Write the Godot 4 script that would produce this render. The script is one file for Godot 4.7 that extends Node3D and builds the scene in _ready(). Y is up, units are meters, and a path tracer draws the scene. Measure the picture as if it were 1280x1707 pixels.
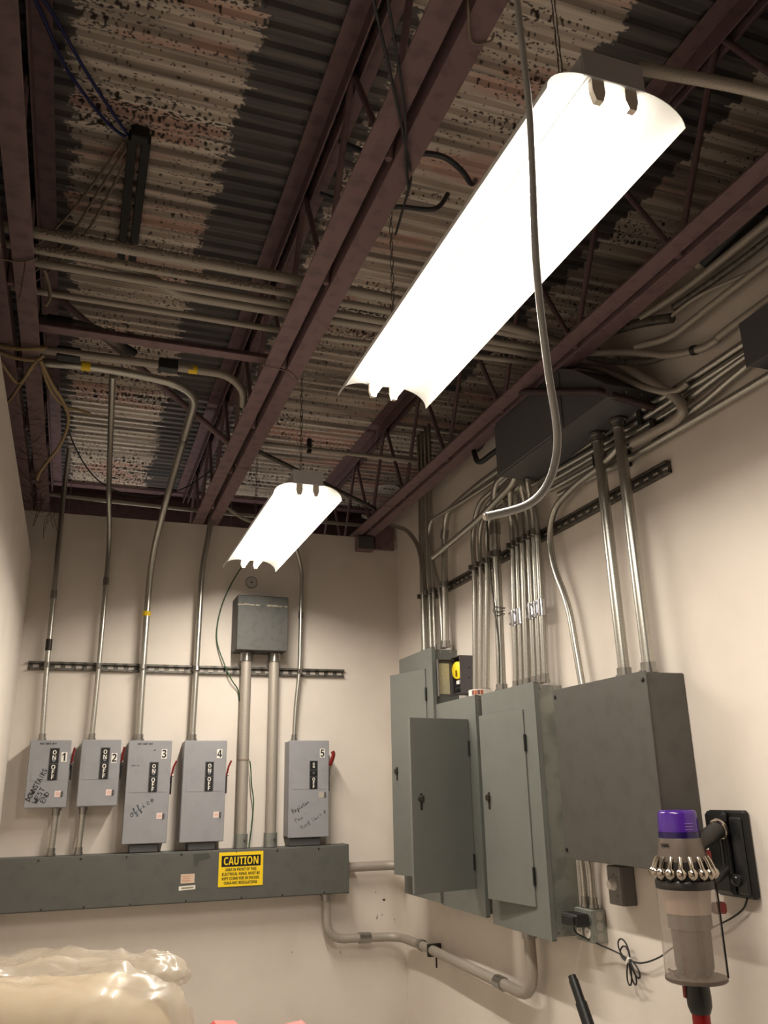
extends Node3D

var M := {}
var rng := RandomNumberGenerator.new()

# ---------------------------------------------------------------- mesh builder
class Mb:
	var st: SurfaceTool
	func _init():
		st = SurfaceTool.new()
		st.begin(Mesh.PRIMITIVE_TRIANGLES)
	func vert(p: Vector3, n: Vector3, uv := Vector2.ZERO):
		st.set_normal(n)
		st.set_uv(uv)
		st.add_vertex(p)
	func tri(a: Vector3, b: Vector3, c: Vector3, na: Vector3, nb: Vector3, nc: Vector3, ua := Vector2.ZERO, ub := Vector2.ZERO, uc := Vector2.ZERO):
		if (a - c).cross(a - b).dot(na + nb + nc) < 0.0:
			vert(a, na, ua)
			vert(c, nc, uc)
			vert(b, nb, ub)
		else:
			vert(a, na, ua)
			vert(b, nb, ub)
			vert(c, nc, uc)
	func quad(a: Vector3, b: Vector3, c: Vector3, d: Vector3, n: Vector3):
		tri(a, b, c, n, n, n, Vector2(0, 0), Vector2(1, 0), Vector2(1, 1))
		tri(a, c, d, n, n, n, Vector2(0, 0), Vector2(1, 1), Vector2(0, 1))
	func box(c: Vector3, s: Vector3, bev := 0.0, bas := Basis()):
		var h := s * 0.5
		bev = minf(bev, minf(h.x, minf(h.y, h.z)) * 0.9)
		var k := h - Vector3.ONE * bev
		for ax in 3:
			var u := (ax + 1) % 3
			var v := (ax + 2) % 3
			for sg in [-1.0, 1.0]:
				var p := []
				for q in [[-1, -1], [1, -1], [1, 1], [-1, 1]]:
					var e := Vector3()
					e[ax] = sg * h[ax]
					e[u] = q[0] * k[u]
					e[v] = q[1] * k[v]
					p.append(c + bas * e)
				var n := Vector3()
				n[ax] = sg
				quad(p[0], p[1], p[2], p[3], bas * n)
		if bev <= 0.0:
			return
		for ax in 3:
			var u := (ax + 1) % 3
			var v := (ax + 2) % 3
			for su in [-1.0, 1.0]:
				for sv in [-1.0, 1.0]:
					var p := []
					for q in [[-1, 0], [1, 0], [1, 1], [-1, 1]]:
						var e := Vector3()
						e[ax] = q[0] * k[ax]
						e[u] = su * (h[u] if q[1] == 0 else k[u])
						e[v] = sv * (k[v] if q[1] == 0 else h[v])
						p.append(c + bas * e)
					var n := Vector3()
					n[u] = su
					n[v] = sv
					quad(p[0], p[1], p[2], p[3], (bas * n).normalized())
		for sx in [-1.0, 1.0]:
			for sy in [-1.0, 1.0]:
				for sz in [-1.0, 1.0]:
					var a := c + bas * Vector3(sx * h.x, sy * k.y, sz * k.z)
					var b := c + bas * Vector3(sx * k.x, sy * h.y, sz * k.z)
					var d := c + bas * Vector3(sx * k.x, sy * k.y, sz * h.z)
					var n := (bas * Vector3(sx, sy, sz)).normalized()
					tri(a, b, d, n, n, n)
	func tube(pts: Array, r: float, sides := 10, flat := 1.0, caps := true):
		var n := pts.size()
		var t0: Vector3 = (pts[1] - pts[0]).normalized()
		var up := Vector3.UP if absf(t0.y) < 0.9 else Vector3.RIGHT
		var side := t0.cross(up).normalized()
		var rings := []
		var norms := []
		var vs := []
		var dist := 0.0
		for i in n:
			var t: Vector3 = (pts[mini(i + 1, n - 1)] - pts[maxi(i - 1, 0)]).normalized()
			side = (side - t * side.dot(t)).normalized()
			var oth := t.cross(side)
			if i > 0:
				dist += pts[i].distance_to(pts[i - 1])
			var ring := []
			var nr := []
			for j in sides + 1:
				var a := TAU * j / sides
				var d := side * cos(a) + oth * sin(a) * flat
				ring.append(pts[i] + d * r)
				nr.append((side * cos(a) * flat + oth * sin(a)).normalized())
			rings.append(ring)
			norms.append(nr)
			vs.append(dist)
		for i in n - 1:
			for j in sides:
				var u0 := float(j) / sides
				var u1 := float(j + 1) / sides
				tri(rings[i][j], rings[i + 1][j], rings[i + 1][j + 1], norms[i][j], norms[i + 1][j], norms[i + 1][j + 1], Vector2(u0, vs[i]), Vector2(u0, vs[i + 1]), Vector2(u1, vs[i + 1]))
				tri(rings[i][j], rings[i + 1][j + 1], rings[i][j + 1], norms[i][j], norms[i + 1][j + 1], norms[i][j + 1], Vector2(u0, vs[i]), Vector2(u1, vs[i + 1]), Vector2(u1, vs[i]))
		if caps:
			var ta: Vector3 = (pts[0] - pts[1]).normalized()
			var tb: Vector3 = (pts[n - 1] - pts[n - 2]).normalized()
			for j in sides:
				tri(pts[0], rings[0][j], rings[0][j + 1], ta, ta, ta)
				tri(pts[n - 1], rings[n - 1][j], rings[n - 1][j + 1], tb, tb, tb)
	func lathe(prof: Array, sides := 24, xf := Transform3D(), closed := false):
		# prof: Vector2(radius, height) from bottom to top, smooth between points unless a point repeats
		for i in prof.size() - 1:
			var p: Vector2 = prof[i]
			var q: Vector2 = prof[i + 1]
			if p.is_equal_approx(q):
				continue
			var dn := Vector2(q.y - p.y, -(q.x - p.x)).normalized()
			var n0 := dn
			var n1 := dn
			if i > 0 and not prof[i - 1].is_equal_approx(p):
				var e: Vector2 = Vector2(p.y - prof[i - 1].y, -(p.x - prof[i - 1].x)).normalized()
				if e.dot(dn) > 0.6:
					n0 = (e + dn).normalized()
			if i + 2 < prof.size() and not prof[i + 2].is_equal_approx(q):
				var e: Vector2 = Vector2(prof[i + 2].y - q.y, -(prof[i + 2].x - q.x)).normalized()
				if e.dot(dn) > 0.6:
					n1 = (e + dn).normalized()
			for j in sides:
				var a := TAU * j / sides
				var b := TAU * (j + 1) / sides
				var ca := Vector3(cos(a), 0, sin(a))
				var cb := Vector3(cos(b), 0, sin(b))
				var A := xf * (ca * p.x + Vector3(0, p.y, 0))
				var B := xf * (cb * p.x + Vector3(0, p.y, 0))
				var C := xf * (cb * q.x + Vector3(0, q.y, 0))
				var D := xf * (ca * q.x + Vector3(0, q.y, 0))
				var bs := xf.basis
				var nA := (bs * (ca * n0.x + Vector3(0, n0.y, 0))).normalized()
				var nB := (bs * (cb * n0.x + Vector3(0, n0.y, 0))).normalized()
				var nC := (bs * (cb * n1.x + Vector3(0, n1.y, 0))).normalized()
				var nD := (bs * (ca * n1.x + Vector3(0, n1.y, 0))).normalized()
				if p.x > 1e-6:
					tri(A, B, C, nA, nB, nC)
				if q.x > 1e-6:
					tri(A, C, D, nA, nC, nD)
	func prism(poly: PackedVector2Array, depth: float, xf := Transform3D()):
		# polygon in the local xy plane, extruded along local z from 0 to depth
		var idx := Geometry2D.triangulate_polygon(poly)
		for k in [0, 1]:
			var nz := xf.basis * Vector3(0, 0, 1 if k == 1 else -1)
			for i in range(0, idx.size(), 3):
				tri(xf * Vector3(poly[idx[i]].x, poly[idx[i]].y, depth * k), xf * Vector3(poly[idx[i + 1]].x, poly[idx[i + 1]].y, depth * k), xf * Vector3(poly[idx[i + 2]].x, poly[idx[i + 2]].y, depth * k), nz, nz, nz)
		var ccw := not Geometry2D.is_polygon_clockwise(poly)
		for i in poly.size():
			var a := poly[i]
			var b := poly[(i + 1) % poly.size()]
			var n2 := Vector2(b.y - a.y, a.x - b.x) * (1.0 if ccw else -1.0)
			quad(xf * Vector3(a.x, a.y, 0), xf * Vector3(b.x, b.y, 0), xf * Vector3(b.x, b.y, depth), xf * Vector3(a.x, a.y, depth), (xf.basis * Vector3(n2.x, n2.y, 0)).normalized())
	func mesh() -> ArrayMesh:
		st.index()
		return st.commit()

# ---------------------------------------------------------------- object helpers
func obj(called: String, b, m: Material, parent: Node = null) -> MeshInstance3D:
	var o := MeshInstance3D.new()
	o.name = called
	o.mesh = b.mesh() if b is Mb else b
	o.material_override = m
	o.cast_shadow = GeometryInstance3D.SHADOW_CASTING_SETTING_ON
	(parent if parent else self).add_child(o, true)
	return o

func thing(called: String, label: String, category: String, at := Vector3.ZERO, group := "") -> Node3D:
	var o := Node3D.new()
	o.name = called
	add_child(o, true)
	o.position = at
	return tag(o, label, category, group)

func tag(o, label: String, category: String, group := "") -> Node3D:
	o.set_meta("label", label)
	o.set_meta("category", category)
	if group:
		o.set_meta("group", group)
	return o

func struct(called: String, b, m: Material, label: String, category: String) -> MeshInstance3D:
	var o := obj(called, b, m)
	o.set_meta("kind", "structure")
	tag(o, label, category)
	return o

func bx(c: Vector3, s: Vector3, bev := 0.0, bas := Basis()) -> Mb:
	var b := Mb.new()
	b.box(c, s, bev, bas)
	return b

func span(a: Vector3, c: Vector3, bev := 0.0) -> Mb:
	return bx((a + c) * 0.5, (c - a).abs(), bev)

func tb(pts: Array, r: float, sides := 10, flat := 1.0) -> Mb:
	var b := Mb.new()
	b.tube(pts, r, sides, flat)
	return b

func lt(prof: Array, sides := 24, xf := Transform3D()) -> Mb:
	var b := Mb.new()
	b.lathe(prof, sides, xf)
	return b

func spline(p: Array, n := 6) -> Array:
	var out := []
	for i in p.size() - 1:
		var a: Vector3 = p[maxi(i - 1, 0)]
		var b: Vector3 = p[i]
		var c: Vector3 = p[i + 1]
		var d: Vector3 = p[mini(i + 2, p.size() - 1)]
		for k in n:
			var t := float(k) / n
			out.append(0.5 * (2.0 * b + (c - a) * t + (2.0 * a - 5.0 * b + 4.0 * c - d) * t * t + (3.0 * b - a - 3.0 * c + d) * t * t * t))
	out.append(p[p.size() - 1])
	return out

func fillet(p: Array, rad := 0.1, n := 6) -> Array:
	# straight runs joined by bends, as bent conduit is
	var out := [p[0]]
	for i in range(1, p.size() - 1):
		var a: Vector3 = p[i - 1]
		var b: Vector3 = p[i]
		var c: Vector3 = p[i + 1]
		var r := minf(rad, minf(a.distance_to(b), b.distance_to(c)) * 0.48)
		var s := b + (a - b).normalized() * r
		var e := b + (c - b).normalized() * r
		for k in n + 1:
			var t := float(k) / n
			out.append(s.lerp(b, t).lerp(b.lerp(e, t), t))
	out.append(p[p.size() - 1])
	return out

func facing(y_axis: Vector3, origin: Vector3) -> Transform3D:
	var y := y_axis.normalized()
	var x := y.cross(Vector3.FORWARD if absf(y.z) < 0.9 else Vector3.RIGHT).normalized()
	return Transform3D(Basis(x, y, x.cross(y)), origin)

func mat(c: Color, rough := 0.6, metal := 0.0) -> StandardMaterial3D:
	var m := StandardMaterial3D.new()
	m.albedo_color = c
	m.roughness = rough
	m.metallic = metal
	return m

func noise_tex(freq: float, ramp: Array, offs: Array, sd: int, typ := FastNoiseLite.TYPE_SIMPLEX_SMOOTH, oct := 4, size := 512) -> NoiseTexture2D:
	var f := FastNoiseLite.new()
	f.noise_type = typ
	f.frequency = freq
	f.fractal_octaves = oct
	f.seed = sd
	var g := Gradient.new()
	g.offsets = PackedFloat32Array(offs)
	g.colors = PackedColorArray(ramp)
	var t := NoiseTexture2D.new()
	t.width = size
	t.height = size
	t.seamless = true
	t.noise = f
	t.color_ramp = g
	return t

func grained(base: Color, dark: Color, rough: float, metal: float, scale: Vector3, sd: int, freq := 0.012) -> StandardMaterial3D:
	var m := mat(Color.WHITE, rough, metal)
	m.albedo_texture = noise_tex(freq, [dark, base, base], [0.15, 0.5, 1.0], sd)
	m.uv1_triplanar = true
	m.uv1_world_triplanar = true
	m.uv1_scale = scale
	return m

# ---------------------------------------------------------------- lettering
func words(txt: String, h: float, xf: Transform3D, m: Material, parent: Node, called := "lettering", bold := true, sx := 1.0) -> MeshInstance3D:
	var t := TextMesh.new()
	var f := SystemFont.new()
	f.font_names = PackedStringArray(["Droid Sans"])
	f.font_weight = 700 if bold else 400
	t.font = f
	t.text = txt
	t.font_size = 64
	t.pixel_size = h / 46.0
	t.depth = 0.0012
	t.curve_step = 2.0
	var o := obj(called, t, m, parent)
	o.transform = xf * Transform3D(Basis.from_scale(Vector3(sx, 1, 1)), Vector3.ZERO)
	return o

const GLYPH := {
	"A": [[0, 0, 1, 4, 2, 0], [0.4, 1.5, 1.6, 1.5]], "B": [[0, 0, 0, 4, 1.6, 3.2, 0, 2.1, 1.8, 1, 0, 0]], "D": [[0, 0, 0.2, 4, 1.9, 2.6, 1.6, 0.8, 0, 0]],
	"E": [[1.8, 4, 0.1, 3.9, 0, 0, 1.8, 0.1], [0, 2, 1.4, 2.1]], "H": [[0, 0, 0.1, 4], [1.8, 0, 1.9, 4], [0, 2, 1.9, 2]], "I": [[1, 0, 1, 4]],
	"N": [[0, 0, 0.1, 4, 1.8, 0.1, 2, 4]], "O": [[1, 4, 0.1, 3, 0.1, 1, 1, 0, 1.9, 1, 1.9, 3, 1, 4]], "R": [[0, 0, 0.1, 4, 1.8, 3.1, 0.1, 2, 1.9, 0]],
	"S": [[1.8, 3.7, 0.7, 4, 0.2, 3, 1.7, 1.4, 1.2, 0.1, 0, 0.4]], "T": [[0, 4, 2, 4], [1, 4, 1, 0]], "U": [[0, 4, 0.1, 0.8, 1, 0, 1.9, 0.8, 2, 4]],
	"W": [[0, 4, 0.5, 0, 1, 2.4, 1.6, 0, 2.2, 4]], "#": [[0.4, 0, 0.9, 4], [1.2, 0, 1.7, 4], [0, 1.3, 2, 1.4], [0.1, 2.7, 2, 2.8]], "1": [[0.5, 3.2, 1, 4, 1, 0]],
	"2": [[0, 3, 1, 4, 1.8, 3, 0, 0, 2, 0]], "9": [[1.8, 3, 0.8, 4, 0.1, 3, 0.9, 2, 1.8, 3, 1.4, 0]], "-": [[0.2, 2, 1.8, 2.2]],
	"o": [[1, 2, 0.2, 1.5, 0.2, 0.5, 1, 0, 1.6, 0.6, 1.5, 1.6, 1, 2, 2, 1.8]], "f": [[0, 1, 1.1, 3.6, 0.7, 4.1, 0.4, 3, 0.3, -1.6, 0.9, -1.2, 0.7, 0.8, 1.8, 1.2]],
	"i": [[0, 0.6, 0.6, 1.9, 0.6, 0.2, 1.3, 0.4], [0.9, 3, 1.1, 3.2]], "c": [[1.5, 1.6, 0.8, 2, 0.2, 1, 0.7, 0.1, 1.7, 0.6]], "e": [[0, 0.8, 1.3, 1.2, 1, 2, 0.3, 1.4, 0.5, 0.1, 1.8, 0.7]],
	"g": [[1.4, 1.8, 0.5, 2, 0.1, 0.8, 1, 0.4, 1.4, 1.8, 1.1, -1.6, 0.2, -1.2, 1.8, 0.6]], "s": [[0, 0.4, 0.8, 2, 1.1, 0.6, 0.4, 0, 1.7, 0.5]], "t": [[0.8, 3.4, 0.7, 0.2, 1.6, 0.4], [0, 2.2, 1.5, 2.3]],
	"r": [[0, 0.4, 0.4, 2, 0.6, 1.5, 1.3, 1.8, 1.2, 0.3, 1.8, 0.5]], "n": [[0, 0, 0.2, 1.9, 0.2, 0.4, 1, 1.9, 1.3, 0.2, 1.9, 0.6]], "u": [[0, 1.9, 0.1, 0.3, 0.9, 0.2, 1.2, 1.9, 1.3, 0.2, 1.9, 0.6]], "l": [[0, 0.4, 0.9, 3.8, 0.4, 3.9, 0.5, 0.2, 1.3, 0.5]], "P": [[0, -0.4, 0.3, 4, 1.8, 3.2, 0.3, 1.9]],
}

func ink(txt: String, h: float, wide: float, thick: float, xf: Transform3D, m: Material, parent: Node, sd := 1):
	# marker strokes a fraction of a millimetre proud of the paint
	var r := RandomNumberGenerator.new()
	r.seed = sd
	var b := Mb.new()
	var x := 0.0
	for ch in txt:
		if GLYPH.has(ch):
			for run in GLYPH[ch]:
				var p := []
				for i in range(0, run.size(), 2):
					p.append(Vector2(x + run[i] * wide * 0.5 + r.randf_range(-0.1, 0.1) * wide * 0.4, run[i + 1] * h / 4.0 + r.randf_range(-0.04, 0.04) * h))
				for i in p.size() - 1:
					var d: Vector2 = (p[i + 1] - p[i])
					if d.length() < 1e-5:
						continue
					var c: Vector2 = (p[i] + p[i + 1]) * 0.5
					var bas := xf.basis * Basis(Vector3(0, 0, 1), d.angle())
					b.box(xf * Vector3(c.x, c.y, 0.0003), Vector3(d.length() + thick * 0.8, thick * r.randf_range(0.75, 1.1), 0.0006), 0.0, bas)
		x += wide * (1.25 if ch != " " else 0.9)
	return obj("handwriting", b, m, parent)

# ---------------------------------------------------------------- scene
func _ready():
	rng.seed = 20
	# camera, surroundings, exposure
	var cam := Camera3D.new()
	cam.name = "camera"
	add_child(cam)
	cam.position = Vector3(-1.699, 1.55, 4.5)
	cam.rotation_degrees = Vector3(18.166, -19.873, -1.156)
	cam.fov = 62.46
	cam.near = 0.05
	cam.current = true
	var we := WorldEnvironment.new()
	we.name = "surroundings"
	var env := Environment.new()
	env.background_mode = Environment.BG_COLOR
	env.background_color = Color(0, 0, 0)
	env.tonemap_mode = Environment.TONE_MAPPER_LINEAR
	env.tonemap_exposure = 1.45
	env.sdfgi_enabled = true
	env.ssao_enabled = true
	env.ssil_enabled = true
	we.environment = env
	add_child(we)

	materials()
	room()
	joists()
	fixtures()
	back_wall_gear()
	right_wall_panels()
	right_wall_conduits()
	overhead_runs()
	small_things()
	vacuum()
	foreground()

const LAMP := Color(1.0, 0.962, 0.905)
const TUBE_GLOW := 6.5
const AREA_ENERGY := 2.15

func materials():
	M.wall = mat(Color.WHITE, 0.85)
	M.wall.albedo_texture = noise_tex(0.006, [Color(0.815, 0.778, 0.74), Color(0.84, 0.803, 0.765), Color(0.85, 0.817, 0.78)], [0.0, 0.45, 1.0], 3)
	M.wall.uv1_triplanar = true
	M.wall.uv1_world_triplanar = true
	M.wall.uv1_scale = Vector3(0.7, 0.7, 0.7)
	M.masonry = grained(Color(0.55, 0.535, 0.515), Color(0.47, 0.455, 0.44), 0.95, 0.0, Vector3(1.5, 1.5, 1.5), 28)
	M.floor = grained(Color(0.725, 0.705, 0.67), Color(0.65, 0.63, 0.60), 0.7, 0.0, Vector3(1, 1, 1), 5)
	M.red_steel = grained(Color(0.465, 0.37, 0.38), Color(0.395, 0.315, 0.325), 0.62, 0.0, Vector3(2.5, 2.5, 2.5), 11)
	M.emt = grained(Color(0.74, 0.73, 0.70), Color(0.66, 0.65, 0.62), 0.34, 0.9, Vector3(7, 7, 7), 13, 0.03)
	M.emt_dull = grained(Color(0.66, 0.63, 0.59), Color(0.55, 0.52, 0.48), 0.55, 0.4, Vector3(8, 8, 8), 14, 0.06)
	M.dust = grained(Color(0.63, 0.58, 0.53), Color(0.40, 0.36, 0.33), 0.95, 0.0, Vector3(6, 6, 6), 15, 0.06)
	M.black_pipe = mat(Color(0.16, 0.16, 0.165), 0.5, 0.3)
	M.flex = mat(Color(0.27, 0.27, 0.29), 0.45, 0.4)
	M.strut = grained(Color(0.40, 0.385, 0.36), Color(0.26, 0.25, 0.235), 0.5, 0.6, Vector3(4, 4, 4), 16)
	M.fitting = mat(Color(0.62, 0.61, 0.59), 0.3, 0.95)
	M.dark_fitting = mat(Color(0.25, 0.24, 0.22), 0.5, 0.7)
	M.grey_box = grained(Color(0.555, 0.555, 0.57), Color(0.535, 0.535, 0.55), 0.5, 0.0, Vector3(1.5, 1.5, 1.5), 17)
	M.dark_grey_box = mat(Color(0.32, 0.32, 0.325), 0.5)
	M.trough = grained(Color(0.335, 0.335, 0.318), Color(0.315, 0.315, 0.30), 0.55, 0.0, Vector3(1.6, 1.6, 1.6), 18)
	M.jb = grained(Color(0.27, 0.27, 0.255), Color(0.235, 0.235, 0.222), 0.6, 0.0, Vector3(3, 3, 3), 27)  # same grey as the trough, darkened to stand in for weaker light here
	M.panel = grained(Color(0.415, 0.425, 0.405), Color(0.405, 0.412, 0.395), 0.45, 0.0, Vector3(1.2, 1.2, 1.2), 19)
	M.panel_door = grained(Color(0.42, 0.43, 0.41), Color(0.41, 0.418, 0.40), 0.42, 0.0, Vector3(1.2, 1.2, 1.2), 20)
	M.galv = grained(Color(0.56, 0.57, 0.545), Color(0.49, 0.50, 0.48), 0.38, 0.55, Vector3(1.6, 1.6, 1.6), 22, 0.01)
	M.pull_box = grained(Color(0.305, 0.292, 0.275), Color(0.28, 0.268, 0.25), 0.5, 0.1, Vector3(1.8, 1.8, 1.8), 23)
	M.black = mat(Color(0.055, 0.055, 0.06), 0.45)
	M.white = mat(Color(0.88, 0.86, 0.83), 0.5)
	M.ink = mat(Color(0.05, 0.05, 0.055), 0.6)
	M.ink_blue = mat(Color(0.16, 0.24, 0.29), 0.6)
	M.ink_faint = mat(Color(0.17, 0.16, 0.16), 0.6)
	M.lever_red = mat(Color(0.48, 0.07, 0.08), 0.4)
	M.yellow = mat(Color(0.93, 0.79, 0.10), 0.5)
	M.dial = mat(Color(0.93, 0.84, 0.16), 0.45)
	M.pale_label = mat(Color(0.80, 0.70, 0.62), 0.6)
	M.paper = grained(Color(0.80, 0.77, 0.64), Color(0.56, 0.54, 0.42), 0.7, 0.0, Vector3(14, 14, 14), 24, 0.03)
	M.reflector = mat(Color(0.93, 0.93, 0.92), 0.45)
	M.channel = mat(Color(0.72, 0.71, 0.72), 0.5)
	M.socket = mat(Color(0.86, 0.82, 0.76), 0.5)
	M.tube = mat(Color(0.95, 0.95, 0.93), 0.3)
	M.tube.emission_enabled = true
	M.tube.emission = LAMP
	M.tube.emission_energy_multiplier = TUBE_GLOW
	M.cable_grey = mat(Color(0.74, 0.74, 0.73), 0.45)
	M.cable_blue = mat(Color(0.10, 0.13, 0.36), 0.5)
	M.cable_dark = mat(Color(0.13, 0.13, 0.135), 0.5)
	M.cable_pale = mat(Color(0.52, 0.46, 0.40), 0.6)
	M.green = mat(Color(0.10, 0.30, 0.17), 0.5)
	M.rope = grained(Color(0.62, 0.54, 0.40), Color(0.40, 0.33, 0.24), 0.9, 0.0, Vector3(14, 14, 14), 25, 0.05)
	M.web = mat(Color(0.36, 0.27, 0.21), 0.95)
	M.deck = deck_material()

func deck_material() -> StandardMaterial3D:
	# painted roof deck: flutes of differing tint, dirt spots, black overspray with ragged ends beside each joist
	var W := 1024
	var H := 2048
	var x0 := -3.0
	var xw := 4.6
	var z0 := -1.15
	var zh := 7.3
	var spot := FastNoiseLite.new()
	spot.noise_type = FastNoiseLite.TYPE_SIMPLEX_SMOOTH
	spot.frequency = 0.27
	spot.fractal_octaves = 3
	spot.seed = 4
	var area := FastNoiseLite.new()
	area.noise_type = FastNoiseLite.TYPE_SIMPLEX_SMOOTH
	area.frequency = 0.006
	area.fractal_octaves = 3
	area.seed = 9
	var pinkn := FastNoiseLite.new()
	pinkn.noise_type = FastNoiseLite.TYPE_SIMPLEX_SMOOTH
	pinkn.frequency = 0.01
	pinkn.seed = 31
	var streak := FastNoiseLite.new()
	streak.noise_type = FastNoiseLite.TYPE_SIMPLEX_SMOOTH
	streak.frequency = 0.09
	streak.fractal_octaves = 3
	streak.seed = 61
	var r := RandomNumberGenerator.new()
	r.seed = 77
	var rib := []
	for i in 240:
		rib.append([r.randf(), r.randf(), r.randf_range(-0.035, 0.035), r.randf_range(-0.05, 0.05), r.randf_range(-0.05, 0.05), r.randf()])
	var cream := Color(0.91, 0.87, 0.82)
	var tan_ := Color(0.80, 0.75, 0.70)
	var pink := Color(0.82, 0.64, 0.59)
	var low := Color(0.56, 0.515, 0.485)
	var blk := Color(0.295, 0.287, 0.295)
	var soot := Color(0.22, 0.19, 0.175)
	var im := Image.create(W, H, false, Image.FORMAT_RGB8)
	for j in H:
		var z := z0 + zh * (j + 0.5) / H
		var k := int((z - z0) / 0.03175) % 240
		var q: Array = rib[k]
		var q2: Array = rib[(k / 4 * 4) % 240]
		for i in W:
			var x := x0 + xw * (i + 0.5) / W
			var a := area.get_noise_2d(i * 0.5, j)
			var c: Color
			var st := streak.get_noise_2d(i * 0.05, j * 1.1)
			var s: float = q[0] * 0.55 + a * 0.35 + st * 0.7 + 0.22
			c = low.lerp(tan_, clampf(s * 2.2, 0.0, 1.0)) if s < 0.45 else tan_.lerp(cream, clampf((s - 0.45) * 2.0, 0.0, 1.0))
			var pk: float = pinkn.get_noise_2d(i * 0.3, k * 9.0) + (q[1] - 0.5) * 0.25 + st * 0.15
			if pk > 0.20:
				c = c.lerp(pink, clampf((pk - 0.20) * 6.0, 0.0, 0.6))
			var sp: float = spot.get_noise_2d(i * 0.8, j * 0.95)
			if sp > 0.58 - 0.75 * maxf(0.0, a + 0.05 + (q2[5] - 0.5) * 0.35) - (0.14 if q[5] > 0.6 else 0.0) + (0.14 if x > -1.0 and z > 1.7 else 0.0):
				c = soot
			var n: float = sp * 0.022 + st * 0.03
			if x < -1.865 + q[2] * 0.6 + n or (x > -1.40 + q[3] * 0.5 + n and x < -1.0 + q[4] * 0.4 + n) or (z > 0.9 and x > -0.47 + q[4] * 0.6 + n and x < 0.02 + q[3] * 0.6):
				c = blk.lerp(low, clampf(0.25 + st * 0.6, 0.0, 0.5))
			im.set_pixel(i, j, c)
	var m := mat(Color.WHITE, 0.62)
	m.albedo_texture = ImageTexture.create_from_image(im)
	return m

func room():
	# drywall partitions stop short of the roof; the deck and joists run on over them
	struct("floor", span(Vector3(-3.1, -0.12, -4.1), Vector3(1.7, 0.0, 7.6)), M.floor, "tan floor below the frame of the electrical room", "floor")
	struct("wall_back", span(Vector3(-2.3, 0, -0.12), Vector3(0.0, 2.95, 0.0)), M.wall, "off-white back wall carrying the row of grey safety switches", "wall")
	struct("wall_right", span(Vector3(0.0, 0, -0.4), Vector3(0.12, 3.10, 7.4)), M.wall, "off-white right wall carrying the open electrical panels", "wall")
	struct("wall_left", span(Vector3(-2.10, 0, 0.0), Vector3(-1.98, 2.70, 7.4)), M.wall, "plain off-white left wall seen edge-on", "wall")
	struct("wall_front", span(Vector3(-3.0, 0, 7.4), Vector3(1.6, 3.56, 7.52)), M.masonry, "block wall behind the viewer closing the room", "wall")
	var gb := Mb.new()
	gb.box(Vector3(-0.7, 3.31, -1.20), Vector3(4.6, 0.37, 0.014))
	gb.box(Vector3(-0.7, 3.125, -1.20), Vector3(4.6, 0.018, 0.34))
	gb.box(Vector3(-0.7, 3.486, -1.20), Vector3(4.6, 0.018, 0.34))
	gb.box(Vector3(-0.7, 3.53, -1.17), Vector3(4.6, 0.06, 0.14))
	struct("trim_1", gb, M.red_steel, "girder under the deck beyond the back wall", "girder")
	struct("ceiling_beyond", span(Vector3(-3.0, 3.5, -4.0), Vector3(1.6, 3.56, -1.22)), M.wall, "ceiling of the next room beyond the girder", "ceiling")
	struct("wall_beyond_back", span(Vector3(-3.1, 0, -4.1), Vector3(1.7, 3.56, -4.0)), M.wall, "far wall of the next room behind the back wall", "wall")
	struct("wall_beyond_left", span(Vector3(-3.1, 0, -4.0), Vector3(-3.0, 3.56, 7.52)), M.masonry, "block masonry beyond the top of the left wall", "wall")
	struct("wall_beyond_right", span(Vector3(1.6, 0, -4.0), Vector3(1.7, 3.56, 7.52)), M.masonry, "block masonry beyond the top of the right wall", "wall")
	# corrugated deck, flutes run across the room
	var b := Mb.new()
	var pitch := 0.0635
	var n := int(8.6 / pitch)
	var prof := []
	for i in n:
		var z := -1.1 + i * pitch
		prof.append(Vector2(z, 3.512))
		prof.append(Vector2(z + 0.022, 3.512))
		prof.append(Vector2(z + 0.030, 3.497))
		prof.append(Vector2(z + 0.055, 3.497))
	prof.append(Vector2(-1.1 + n * pitch, 3.512))
	for i in prof.size() - 1:
		var p: Vector2 = prof[i]
		var q: Vector2 = prof[i + 1]
		var nn := Vector3(0, -(q.x - p.x), q.y - p.y).normalized()
		var v0 := (p.x + 1.15) / 7.3
		var v1 := (q.x + 1.15) / 7.3
		b.tri(Vector3(-3.0, p.y, p.x), Vector3(1.6, p.y, p.x), Vector3(1.6, q.y, q.x), nn, nn, nn, Vector2(0, v0), Vector2(1, v0), Vector2(1, v1))
		b.tri(Vector3(-3.0, p.y, p.x), Vector3(1.6, q.y, q.x), Vector3(-3.0, q.y, q.x), nn, nn, nn, Vector2(0, v0), Vector2(1, v1), Vector2(0, v1))
	var top := [Vector3(-3.0, 3.56, -1.1), Vector3(1.6, 3.56, -1.1), Vector3(1.6, 3.56, 7.5), Vector3(-3.0, 3.56, 7.5)]
	b.quad(top[0], top[1], top[2], top[3], Vector3.UP)
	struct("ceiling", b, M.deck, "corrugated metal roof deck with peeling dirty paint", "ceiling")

# ---------------------------------------------------------------- steel
func angle_bar(x0: float, x1: float, y: float, h: float, t: float, inner: float, z0: float, z1: float) -> Mb:
	# L section along z: flat leg x0..x1 at height y, upright leg at x = inner, h tall (negative hangs down)
	var b := Mb.new()
	b.box(Vector3((x0 + x1) * 0.5, y, (z0 + z1) * 0.5), Vector3(x1 - x0, t, z1 - z0), 0.0012)
	b.box(Vector3(inner, y + h * 0.5, (z0 + z1) * 0.5), Vector3(t, absf(h), z1 - z0), 0.0012)
	return b

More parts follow.
